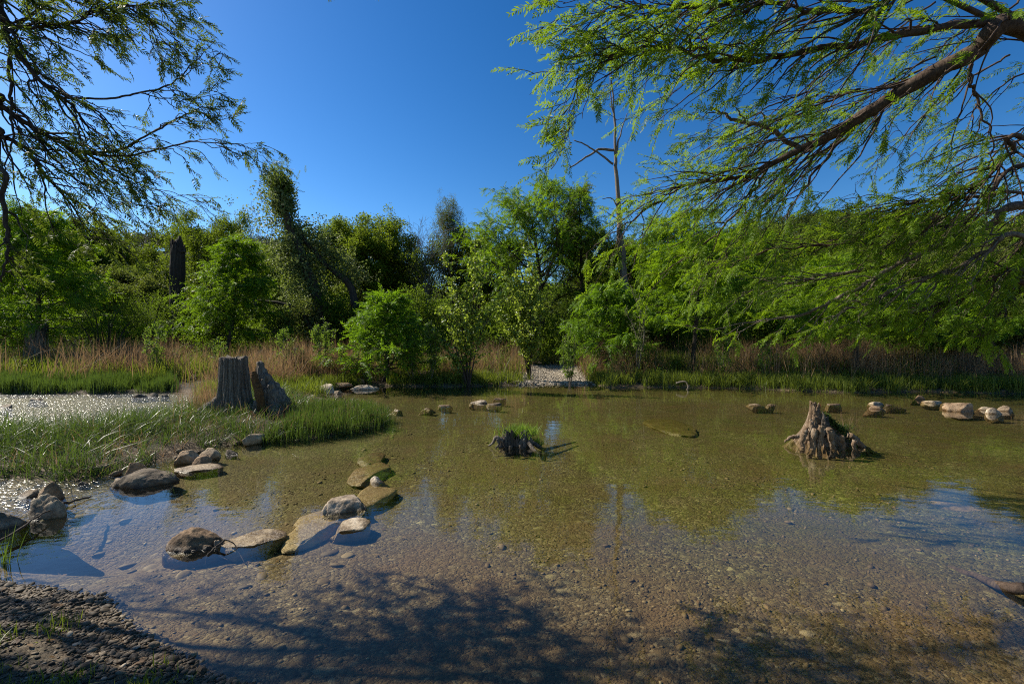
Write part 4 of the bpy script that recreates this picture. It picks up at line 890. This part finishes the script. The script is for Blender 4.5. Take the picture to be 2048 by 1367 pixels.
def tufts(n, per, x0, x1, y0, y1, fn, rng, r=.06):
    c = sample(n, x0, x1, y0, y1, fn, rng); p = np.repeat(c, per, 0); return p + rng.normal(0, r, p.shape)
rng = np.random.default_rng(15)
isl = lambda x, y: (x < -2.3) & (y < 11.2)
xy = tufts(9000, 11, -14, -2.2, 4.9, 11.5, lambda x, y, h, s1, s2, b: isl(x, y) * sm(-.04, .06, s1) * (.06 + .94 * sm(-.2, .2, n2(x, y, 1.9, 3, 51) + .22 * sm(-4.5, -6, x))) * (1 - .45 * np.exp(-((x + 5.55) / .75) ** 2 - ((y - 8.7) / .55) ** 2)), rng, .045)
nn = n2(xy[:, 0], xy[:, 1], 1.1, 3, 52)
blades('sedge_grass', xy, rng.uniform(.14, .44, len(xy)) * (1 + .95 * nn) * (.75 + .35 * sm(-4.5, -6.5, xy[:, 0])), rng.uniform(.004, .010, len(xy)), 'sedge', 'green arching sedge covering the near grassy island', 'grass', rng, .75, .5 + .3 * nn, .25, .95)
c_ = sample(1400, -13, -2.4, 4.9, 11, lambda x, y, h, s1, s2, b: isl(x, y) * sm(.02, .2, s1) * sm(-.1, .3, n2(x, y, 1.4, 3, 57)), rng)
fb = MB(); z_ = gh(c_[:, 0], c_[:, 1]); put(fb, CL_FINE, np.concatenate([c_, (z_ + rng.uniform(.02, .16, len(c_)))[:, None]], 1), nrm(rng.normal(size=(len(c_), 3))), rng, rng.uniform(.25, .6, len(c_)), np.clip(rng.normal(.5, .25, len(c_)), 0, 1), roll=3)
tag(fb.build('island_weeds', M['scrub']), 'small broadleaf weeds growing low among the island sedge', 'weeds', kind='stuff')
xy = tufts(900, 9, -14, -2.4, 4.9, 11, lambda x, y, h, s1, s2, b: isl(x, y) * sm(-.02, .1, s1), rng, .09)
blades('dead_grass', xy, rng.uniform(.12, .42, len(xy)), rng.uniform(.003, .007, len(xy)), 'dry_grass', 'bleached dead blades tangled in the sedge of the island', 'grass', rng, .9, .6, .25, 1.0)
xy = tufts(1500, 14, -4.6, -2.2, 6.5, 9.6, lambda x, y, h, s1, s2, b: isl(x, y) * sm(-.12, .03, s1) * (x > -3.9) * .7, rng, .05)
blades('upright_grass', xy, rng.uniform(.14, .38, len(xy)), rng.uniform(.005, .009, len(xy)), 'sedge', 'upright bright grass on the point of the grassy island', 'grass', rng, .18, .6, .2, .4)
xy = tufts(4200, 16, -20, -8.2, 13.9, 16.6, lambda x, y, h, s1, s2, b: sm(.02, .15, s1) * (x < -.775 * y + .5) * sm(2.1, .9, s1 + .7 * n2(x, y, .8, 3, 47)) * sm(-.5, .1, n2(x, y, 1.1, 3, 46)), rng, .06)
nn = n2(xy[:, 0], xy[:, 1], 1.3, 3, 48)
blades('sedge_patch', xy, rng.uniform(.15, .5, len(xy)) * (1 + .7 * nn), rng.uniform(.008, .016, len(xy)), 'sedge', 'bright sedge patch across the glittering channel', 'grass', rng, .22, .62, .18, .5)
front = lambda x, y, h, s1, s2, b: sm(-.03, .12, s1) * sm(1.9, .5, s1 + .6 * n2(x, y, .7, 2, 61)) * (1 - sm(.25, .6, b + .35 * n2(x, y, 1.1, 3, 45))) * (y > 12) * sm(-.55, .1, n2(x, y, .6, 3, 62) + .2)
xy = tufts(15000, 14, -9, 24, 12.5, 21, front, rng, .07)
nn = n2(xy[:, 0], xy[:, 1], .6, 3, 63)
blades('bank_grass', xy, rng.uniform(.2, .55, len(xy)) * (1 + .4 * nn), rng.uniform(.009, .018, len(xy)), 'bank_grass', 'yellow green grass fringing the far waterline', 'grass', rng, .35, .5 + .3 * nn, .2, .6)
back = lambda x, y, h, s1, s2, b: sm(.5, 1.4, s1) * sm(10, 5, s1) * (1 - sm(.25, .6, b + .35 * n2(x, y, 1.1, 3, 45))) * (y > 14) * (.06 + .94 * sm(-.1, .3, n2(x, y, .55, 3, 71)))
xy = tufts(22000, 12, -26, 28, 14, 25, back, rng, .10)
nn = n2(xy[:, 0], xy[:, 1], .5, 3, 72)
blades('dry_grass', xy, (.4 + 1.1 * rng.uniform(0, 1, len(xy)) ** 1.5) * (1 + .6 * nn), rng.uniform(.006, .013, len(xy)), 'dry_grass', 'tall tan dry grass standing along the far bank', 'grass', rng, .5, .5 + .35 * nn, .25, .6)
xy = tufts(900, 10, -24, 26, 14, 23, lambda x, y, h, s1, s2, b: back(x, y, h, s1, s2, b) * sm(.15, .4, n2(x, y, .45, 2, 75)), rng, .10)
blades('russet_grass', xy, rng.uniform(.6, 1.2, len(xy)), rng.uniform(.010, .02, len(xy)), 'russet', 'reddish bluestem clumps among the tan dry grass', 'grass', rng, .16, .5, .25, .3)
xy = tufts(10000, 12, -26, 28, 14.5, 26, lambda x, y, h, s1, s2, b: sm(1.0, 2.5, s1) * (1 - sm(.25, .6, b + .35 * n2(x, y, 1.1, 3, 45))) * (.25 + .75 * sm(-.1, .4, n2(x, y, .4, 3, 78))), rng, .12)
blades('green_weeds', xy, rng.uniform(.3, .9, len(xy)), rng.uniform(.012, .03, len(xy)), 'bank_grass', 'green weeds and forbs mixed into the dry grass of the far bank', 'weeds', rng, .35, .35, .2, .6)
n = 5200; x = rng.uniform(-24, 27, n); y = rng.uniform(14.5, 24, n); h_, s1_, s2_, b_ = terrain(x, y)
k = (sm(.5, 1.6, s1_) * (1 - sm(.25, .6, b_)) * sm(.02, .35, n2(x, y, .42, 3, 88)) > rng.uniform(0, 1, n)) & (y > 14); x, y, h_ = x[k], y[k], h_[k]
mass('bank_brush', 'low leafy brush and forbs breaking through the dry grass of the far bank', 'brush', np.stack([x, y, h_ + (.15 + .75 * (1 + n2(x, y, .5, 2, 89))) * rng.uniform(0, 1, len(x))], -1), CL_FINE, rng.uniform(.5, 1.1, len(x)), 'willow', rng, .3)
xy = tufts(330, 5, -24, 26, 14.5, 22, lambda x, y, h, s1, s2, b: sm(.6, 1.6, s1) * (1 - sm(.2, .5, b)) * sm(-.1, .3, n2(x, y, .5, 2, 91)), rng, .2)
blades('dead_stems', xy, rng.uniform(.8, 1.9, len(xy)), rng.uniform(.010, .018, len(xy)), 'dry_grass', 'thin pale dead stems standing above the grass of the far bank', 'stems', rng, .3, .85, .15, .35)
# russet clump behind the tall stump on the island
xy = tufts(90, 14, -6.9, -5.8, 8.7, 10.0, lambda x, y, h, s1, s2, b: sm(0, .15, s1), rng, .08)
blades('russet_clump', xy, rng.uniform(.3, .95, len(xy)), rng.uniform(.004, .008, len(xy)), 'dry_grass', 'russet and tan grass clump left of the tall grey stump', 'grass', rng, .28, .45, .3, .4)
# thin grass on the near shore
xy = tufts(4500, 10, -4.2, -1.0, 1.5, 2.95, lambda x, y, h, s1, s2, b: sm(.06, .4, s2) * sm(-.08, .16, n2(x, y, 2.2, 3, 81) + .05 * (x < -2.2)), rng, .03)
blades('shore_grass', xy, rng.uniform(.025, .10, len(xy)), rng.uniform(.003, .006, len(xy)), 'bank_grass', 'short sparse grass sprouting between the near shore pebbles', 'grass', rng, .5, .4, .2, .6)
# plants growing on the stumps
def tuft_thing(label, c, n, r, h0, h1, w0, w1, mat, rng, lean, squash=.7):
    p = np.stack([rng.normal(0, r, n) + c[0], rng.normal(0, r * squash, n) + c[1]], -1); e = empty('grass_tuft', c, label, 'grass tuft')
    if n < 30:
        for k in range(n): blades('stalk', p[k:k + 1], rng.uniform(h0, h1, 1), rng.uniform(w0, w1, 1), mat, None, None, rng, lean, .6, .2, .6, parent=e, z=np.full(1, c[2]))
        return
    blades('blades', p, rng.uniform(h0, h1, n), rng.uniform(w0, w1, n), mat, None, None, rng, lean, .6, .2, .6, parent=e, z=np.full(n, c[2]))
tuft_thing('bright grass tuft crowning the low dark stump', (c3[0] + .05, D3 + .17, .14), 700, .13, .08, .24, .004, .009, 'willow', rng, .5)
tuft_thing('dark green tuft hanging on the right side of the low dark stump', (c3[0] + .27, D3 + .12, .0), 300, .07, .06, .17, .004, .008, 'willow', rng, .5)
tuft_thing('few tan grass stalks on the right shoulder of the jagged stump', tuple(P(1690, 862, D2 + .1)), 26, .07, .2, .42, .004, .007, 'dry_grass', rng, .5)
tuft_thing('green grass hanging on the back of the jagged stump', tuple(P(1682, 855, D2 + .15)), 200, .10, .05, .14, .004, .008, 'sedge', rng, .6)
tuft_thing('pair of reddish stalks rising from the peak of the jagged stump', tuple(P(1640, 830, D2)), 4, .04, .2, .3, .006, .010, 'russet', rng, .15)
tuft_thing('lone reed sprig standing in the pool beside the long grey slab', tuple(W(338, 962, 0)), 9, .012, .12, .26, .004, .007, 'sedge', rng, .2)
tuft_thing('dark grass sprig at the left frame edge over the pool', tuple(W(8, 1120, 0)), 16, .03, .15, .32, .004, .008, 'sedge', rng, .3)

# ------------------------------------------------------------------ the two near cypresses whose boughs hang into view
def near_tree(name, label, trunk_pts, tr, limbs, drift, mat, bark, seed, sag, per_m, twig_l, st, wind, T=None, tw=5, lsc=1.0, s0=.10, s1=.24):
    rng = np.random.default_rng(seed); tp = path(trunk_pts, 40, .05, seed); e = empty(name, (tp[0][0], tp[0][1], tp[0][2]), label, 'tree')
    mb = MB(); rr = np.linspace(1, .5, 40) * tr * (1 + .6 * np.exp(-np.linspace(0, 1, 40) * 12)); tube(mb, tp, rr, 20, rough=.12, seed=seed); mb.build('trunk', M[bark], e)
    drift = np.asarray(drift, float)
    for li, L in enumerate(limbs):
        if len(L['p']) < 2: continue
        p3 = [np.asarray(p, float) for p in L['p']]
        if L.get('join', True):
            j = tp[np.argmin(np.abs(tp[:, 2] - (p3[0][2] - L.get('rise', .5))))]; p3 = [j, (j + p3[0]) / 2 + [0, 0, .1]] + p3
        n = 16 + 6 * len(p3); q = path(p3, n, L.get('jit', .035), seed + li); r = np.interp(np.linspace(0, 1, n), np.linspace(0, 1, len(L['r'])), L['r'])
        mb = MB(); tube(mb, q, r, 12 if L['r'][0] > .05 else 8, rough=.18 if L['r'][0] > .04 else 0, seed=seed + li)
        seg = np.linalg.norm(np.diff(q, axis=0), axis=1); ln = seg.sum(); st0 = L.get('t0', .25)
        d1 = L.get('d', 1.0); K = int(ln * per_m * d1 * (1 - st0)); pos, dirs, szs = [], [], []; base = L.get('len', 1.0) * lsc
        for k in range(K):
            t = st0 + (1 - st0) * (k + rng.uniform(0, 1)) / K; i = min(n - 2, int(t * (n - 1))); b = q[i]; tan = nrm(q[i + 1] - q[i])
            lat = nrm(np.cross(tan, nrm(rng.normal(size=3)))) 
            d = nrm(tan * .7 + lat * .6 + drift * np.array([1, 1, L.get('drop', 1.0)]) * rng.uniform(.5, 1.3)); l = base * rng.uniform(.35, 1.0) * (1.15 - .6 * t)
            m1 = b + d * l * .5 + rng.normal(0, .03, 3); m2 = b + d * l + np.array([0, 0, -sag * l * rng.uniform(.4, 1.2)]) + drift * .15 * l
            w = path([b, m1, m2], 12, .03, k); tube(mb, w, np.linspace(min(.011, r[i] * .7), .003, 12), 4, cap=False)
            nt_ = max(2, int(l * tw * L.get('tw', 1.0)))
            for s in range(nt_):
                u = rng.uniform(.12, 1) if s else 1.0; a = min(10, int(u * 11)); tb_ = nrm(w[a + 1] - w[a]); lat2 = nrm(np.cross(tb_, nrm(rng.normal(size=3) + UP * .8)))
                d2 = nrm(tb_ * .8 + lat2 * .7 * rng.choice([-1, 1]) + drift * .3 + UP * -.35 * sag); l2 = twig_l * rng.uniform(.5, 1.2)
                w2 = path([w[a], w[a] + d2 * l2 * .5, w[a] + d2 * l2 + [0, 0, -sag * .3 * l2]], 6, .01, s); tube(mb, w2, np.linspace(.0035, .0016, 6), 3, cap=False)
                for v in rng.uniform(.1, 1, st):
                    c = min(4, int(v * 5)); pos.append(w2[c] + (w2[c + 1] - w2[c]) * (v * 5 - c)); dirs.append(nrm(w2[c + 1] - w2[c]) + rng.normal(0, .42, 3) + UP * -sag * .5 + np.asarray(wind)); szs.append(rng.uniform(s0, s1))
        o = mb.build('limb', M[L.get('bark', bark)], e)
        if pos:
            fb = MB(); pos = np.array(pos); put(fb, T or ST_NEAR, pos, nrm(np.array(dirs)), rng, np.array(szs), np.clip(rng.normal(.5, .2, len(pos)), 0, 1), roll=.5)
            f = fb.build('foliage', M[mat], e); f.parent = o; f.location = (0, 0, 0)
    return e
def PL(pts, d0, d1): return [P(x, y, d0 + (d1 - d0) * i / max(1, len(pts) - 1)) for i, (x, y) in enumerate(pts)]
RIGHT = [
 dict(p=PL([(2048, 54), (1951, 102), (1878, 141), (1805, 180), (1722, 234), (1659, 273), (1601, 297), (1537, 331), (1503, 351), (1440, 358), (1367, 370), (1342, 378)], 3.76, 4.80), r=[.10, .082, .066, .052, .036, .022, .012, .006], jit=.014, t0=.12, d=.9, len=1.0),
 dict(p=PL([(2030, 60), (2005, 49), (1903, 51), (1747, 80), (1635, 95), (1562, 115), (1489, 122), (1425, 119), (1367, 105), (1316, 93), (1260, 105), (1211, 124), (1155, 156), (1150, 200), (1151, 246)], 3.76, 3.76), r=[.06, .05, .04, .028, .018, .008, .003], t0=.22, len=.7, rise=.4),
 dict(p=PL([(1601, 297), (1537, 258), (1474, 239), (1425, 214)], 4.48, 4.32), r=[.035, .03, .022, .012], join=False, t0=.1, len=.7, bark='bark_pale'),
 dict(p=PL([(1367, 105), (1316, 93), (1293, 40), (1279, -10)], 4.75, 4.8), r=[.014, .012, .006], join=False, t0=.1, len=.5),
 dict(p=PL([(1260, 105), (1230, 88), (1190, 74), (1155, 55)], 3.76, 3.76), r=[.01, .007, .003], join=False, t0=.1, len=.3),
 dict(p=PL([(1425, 119), (1415, 92), (1367, 44), (1328, 5)], 3.84, 4.00), r=[.014, .01, .005], join=False, t0=.1, len=.6),
 dict(p=PL([(1900, -30), (1771, 5), (1732, 24), (1620, 20), (1547, 0), (1480, 30)], 3.52, 3.68), r=[.04, .03, .02, .01], t0=.25, len=.9, rise=.3),
 dict(p=PL([(1750, -60), (1560, -20), (1440, 10), (1330, 20), (1240, 10), (1190, 30)], 3.52, 3.68), r=[.04, .025, .015, .005], t0=.3, len=.7, rise=.3),
 dict(p=PL([(1956, 107), (1937, 161), (1951, 195), (1976, 253), (1990, 330)], 3.92, 4.00), r=[.025, .018, .012, .005], join=False, t0=.1, len=.6),
 dict(p=PL([(1750, 225), (1700, 262), (1640, 330), (1590, 400), (1560, 470)], 4.16, 4.64), r=[.03, .02, .012, .006], join=False, t0=.1, len=.9),
 dict(p=PL([(2048, 273), (2025, 302), (1986, 341), (1951, 375), (1880, 410), (1800, 425)], 4.24, 4.64), r=[.035, .03, .02, .008], t0=.3, len=.9, d=1.1),
 dict(p=PL([(2048, 385), (1960, 392), (1878, 400), (1800, 409), (1720, 440)], 4.48, 4.96), r=[.03, .022, .015, .006], t0=.3, len=.9, d=1.1),
 dict(p=PL([(1367, 370), (1330, 395), (1294, 419), (1245, 453), (1190, 490)], 4.80, 4.96), r=[.016, .012, .006], join=False, t0=.05, len=.8),
 dict(p=PL([(1540, 331), (1500, 390), (1450, 450), (1400, 500), (1330, 540)], 4.72, 5.12), r=[.02, .015, .006], join=False, t0=.05, len=.7, drop=.6),
 dict(p=PL([(2048, 408), (1979, 451), (1912, 474), (1850, 501), (1776, 529), (1698, 544), (1632, 560), (1560, 566), (1480, 585)], 4.80, 5.92), r=[.075, .06, .045, .03, .02, .008], t0=.2, len=.75, d=.85, bark='bark_pale', rise=.8, drop=.28),
 dict(p=PL([(1850, 501), (1776, 540), (1725, 568), (1659, 603), (1600, 630), (1520, 640), (1440, 655)], 5.04, 5.76), r=[.035, .028, .018, .007], join=False, t0=.1, len=.6, d=.85, bark='bark_pale', drop=.22),
 dict(p=PL([(2048, 470), (1970, 505), (1900, 540), (1800, 575), (1720, 610), (1640, 640)], 4.64, 5.28), r=[.045, .035, .02, .007], t0=.25, len=.6, d=.85, drop=.22, bark='bark_pale', rise=.8),
 dict(p=PL([(2048, 540), (1990, 556), (1932, 583), (1873, 610), (1815, 630), (1760, 655)], 4.80, 5.44), r=[.05, .04, .022, .007], t0=.25, len=.5, d=1.2, rise=.9, drop=.3),
 dict(p=PL([(2048, 564), (2021, 595), (1990, 634), (1965, 670)], 5.04, 5.12), r=[.06, .045, .03, .012], t0=.3, len=.4, d=.8, rise=1.2, drop=.3),
 dict(p=PL([(2048, 330), (1930, 440), (1800, 480), (1660, 490), (1540, 500), (1430, 540)], 4.96, 6.08), r=[.045, .03, .02, .007], t0=.2, len=.75, d=.95, rise=.6, drop=.28),
]
rq = np.random.default_rng(404)
for L in RIGHT[1:]: L['r'] = [x * .72 for x in L['r']]
for k in range(34):
    t = rq.uniform(0, 1); x0, y0 = 2060 - 560 * t + rq.normal(0, 40), 40 + 260 * t + rq.normal(0, 50)
    if k % 3 == 0: x0, y0 = rq.uniform(1980, 2260), rq.uniform(60, 440)
    if k % 5 == 1: x0, y0 = rq.uniform(1400, 1900), rq.uniform(-40, 60)
    a = R(rq.uniform(18, 48)); l = min(rq.uniform(260, 460), (x0 - 1190) / math.cos(a)); d = rq.uniform(4.7, 5.6)
    RIGHT.append(dict(p=PL([(x0, y0), (x0 - l * .33 * math.cos(a), y0 + l * .27 * math.sin(a)), (x0 - l * .7 * math.cos(a), y0 + l * .66 * math.sin(a)), (x0 - l * math.cos(a), y0 + l * 1.05 * math.sin(a))], d, d + .4), r=[.012, .009, .005, .002], join=False, t0=.08, len=.5, d=.7, drop=.6))
near_tree('cypress_tree', 'near cypress whose thick bough and bright green sprays hang over the creek from the right', [(9.6, 6.0, .1), (9.5, 6.0, 3), (9.3, 5.9, 6), (9.4, 5.9, 10)], .42, RIGHT, (-.55, -.05, -.36), 'cy_near', 'bark_red', 21, .10, 7.0, .28, 4, (-.35, 0, -.15), tw=3.8, lsc=1.25, s0=.10, s1=.20)
LEFT = [
 dict(p=PL([(-60, -50), (0, 28), (17, 80), (80, 162), (137, 206), (172, 248), (195, 280)], 3.68, 4.00), r=[.07, .055, .045, .03, .015, .006], t0=.25, len=.9),
 dict(p=PL([(-40, 190), (0, 208), (60, 250), (130, 290), (170, 305), (230, 340), (290, 370), (380, 410)], 3.76, 4.32), r=[.05, .045, .035, .025, .012, .004], t0=.25, len=.7),
 dict(p=PL([(165, 303), (220, 303), (261, 289), (310, 261), (347, 241), (375, 227), (410, 214), (440, 226)], 4.00, 4.08), r=[.018, .014, .009, .003], join=False, t0=.15, len=.32, tw=.8),
 dict(p=PL([(165, 303), (240, 310), (327, 296), (378, 285), (447, 285), (490, 290), (508, 303)], 4.00, 4.16), r=[.016, .012, .008, .003], join=False, t0=.2, len=.4),
 dict(p=PL([(124, 196), (224, 196), (292, 182), (344, 168), (371, 141), (402, 110), (428, 86)], 3.84, 4.00), r=[.016, .012, .008, .003], join=False, t0=.2, len=.32, tw=.8),
 dict(p=PL([(300, 180), (350, 200), (400, 195), (455, 185)], 3.92, 4.00), r=[.008, .006, .003], join=False, t0=.2, len=.25),
 dict(p=PL([(-40, 255), (0, 272), (52, 296), (76, 333), (113, 375), (141, 406), (158, 437), (190, 480)], 3.84, 4.24), r=[.04, .035, .025, .015, .006], t0=.25, len=.65),
 dict(p=PL([(-40, 40), (20, 52), (70, 55), (120, 48), (160, 38), (190, 24), (240, 14), (310, 12), (335, 26)], 3.60, 3.84), r=[.03, .022, .014, .004], t0=.2, len=.55),
 dict(p=PL([(-40, -60), (60, -20), (150, -5), (230, 0), (290, 30), (318, 88)], 3.52, 3.84), r=[.03, .022, .012, .004], t0=.2, len=.6),
 dict(p=PL([(20, 80), (20, 160), (22, 213), (27, 268), (17, 310), (5, 360)], 3.76, 3.76), r=[.022, .018, .012, .006], join=False, t0=.1, len=.5, d=.6),
 dict(p=PL([(-30, 330), (3, 400), (14, 450), (17, 486), (10, 524), (0, 562)], 3.68, 3.68), r=[.03, .03, .025, .012], t0=.5, len=.3, d=.3),
 dict(p=PL([(80, 162), (130, 190), (200, 225), (250, 290), (280, 330)], 3.84, 4.16), r=[.02, .014, .008, .004], join=False, t0=.1, len=.55),
 dict(p=PL([(60, 250), (110, 320), (170, 370), (240, 400), (330, 420)], 3.92, 4.24), r=[.018, .014, .008, .004], join=False, t0=.1, len=.5),
 dict(p=[(-5.6, 4.2, 3.4), (-4.8, 4.0, 4.0), (-3.8, 3.9, 4.6), (-2.8, 3.8, 4.8)], r=[.04, .03, .02, .008], t0=.15, len=.9),  # from here on, overhead limbs out of view, added to shade the foreground
 dict(p=[(-6.6, 4.4, 5.2), (-4.6, 4.9, 5.9), (-3.0, 5.2, 6.2), (-1.6, 5.2, 6.3), (-.4, 5.0, 6.2)], r=[.05, .04, .028, .018, .006], t0=.15, len=1.0, d=1.9, drop=.3),
 dict(p=[(-6.2, 3.6, 5.6), (-4.6, 3.7, 6.2), (-3.0, 3.9, 6.5), (-1.6, 4.0, 6.5)], r=[.05, .035, .02, .006], t0=.2, len=.9, d=1.0, drop=.3),
 dict(p=[(-6.4, 4.6, 5.4), (-5.6, 4.9, 6.2), (-4.6, 5.2, 6.7), (-3.6, 5.3, 6.8)], r=[.04, .03, .02, .008], t0=.15, len=1.0),
 dict(p=[(-6.2, 4.0, 2.6), (-5.5, 3.6, 2.9), (-4.9, 3.2, 3.0)], r=[.045, .03, .01], t0=.1, len=.8, d=1.3, rise=.4),  # last two: low limbs out of view, added to shade the near shore
 dict(p=[(-6.4, 3.6, 3.2), (-5.7, 3.0, 3.5), (-5.0, 2.6, 3.5)], r=[.045, .03, .01], t0=.1, len=.8, d=1.3, rise=.4),
]
for L in LEFT: L['r'] = [x * .58 for x in L['r']]; L['jit'] = .016
near_tree('cypress_tree', 'near cypress whose dark thin sprays reach down into the sky at upper left', [(-8.0, 3.9, .1), (-7.9, 3.9, 3), (-7.7, 4.0, 6), (-7.6, 4.1, 10)], .33, LEFT, (.55, .05, -.40), 'cy_back', 'bark', 22, .12, 8.5, .20, 5, (.6, 0, -.2), T=ST_LEFT, tw=5, lsc=1.05, s0=.065, s1=.14)

# ------------------------------------------------------------------ camera, sun, sky
cam = bpy.data.objects.new('camera', bpy.data.cameras.new('camera')); C.objects.link(cam)
cam.location = (0, 0, CAMZ); cam.rotation_euler = (R(90), 0, 0); cam.data.sensor_width = 36; cam.data.lens = 36 * F / 2048
cam.data.clip_end = 3000; cam.data.clip_start = .05; bpy.context.scene.camera = cam
sun = bpy.data.objects.new('sun', bpy.data.lights.new('sun', 'SUN')); C.objects.link(sun)
sun.data.energy = 5.0; sun.data.angle = R(.53); sun.data.color = (1, .93, .80)
sd_ = Vector((math.sin(SUN_AZ) * math.cos(SUN_EL), math.cos(SUN_AZ) * math.cos(SUN_EL), math.sin(SUN_EL)))
sun.rotation_euler = sd_.to_track_quat('Z', 'Y').to_euler()
w = bpy.data.worlds.new('World'); bpy.context.scene.world = w; w.use_nodes = True; nt = w.node_tree
sk = nt.nodes.new('ShaderNodeTexSky'); sk.sky_type = 'NISHITA'; sk.sun_disc = False; sk.sun_elevation = SUN_EL; sk.sun_rotation = SUN_AZ % (2 * math.pi)
sk.air_density = 1.0; sk.dust_density = .4; sk.ozone_density = 2.0; sk.altitude = 300
bg = nt.nodes['Background']; bg.inputs[1].default_value = .05; gm = nt.nodes.new('ShaderNodeGamma'); gm.inputs[1].default_value = 1.33; hs = nt.nodes.new('ShaderNodeHueSaturation'); hs.inputs['Saturation'].default_value = 1.23; nt.links.new(sk.outputs[0], gm.inputs[0]); nt.links.new(gm.outputs[0], hs.inputs['Color']); nt.links.new(hs.outputs[0], bg.inputs[0])
sc = bpy.context.scene; sc.view_settings.view_transform = 'Standard'; sc.view_settings.look = 'None'; sc.view_settings.exposure = .8; sc.view_settings.gamma = 1
sc.render.engine = 'CYCLES'; sc.cycles.max_bounces = 7; sc.cycles.diffuse_bounces = 3; sc.cycles.glossy_bounces = 3; sc.cycles.transmission_bounces = 3; sc.cycles.transparent_max_bounces = 8
sc.cycles.use_denoising = False; sc.cycles.filter_width = 1.1
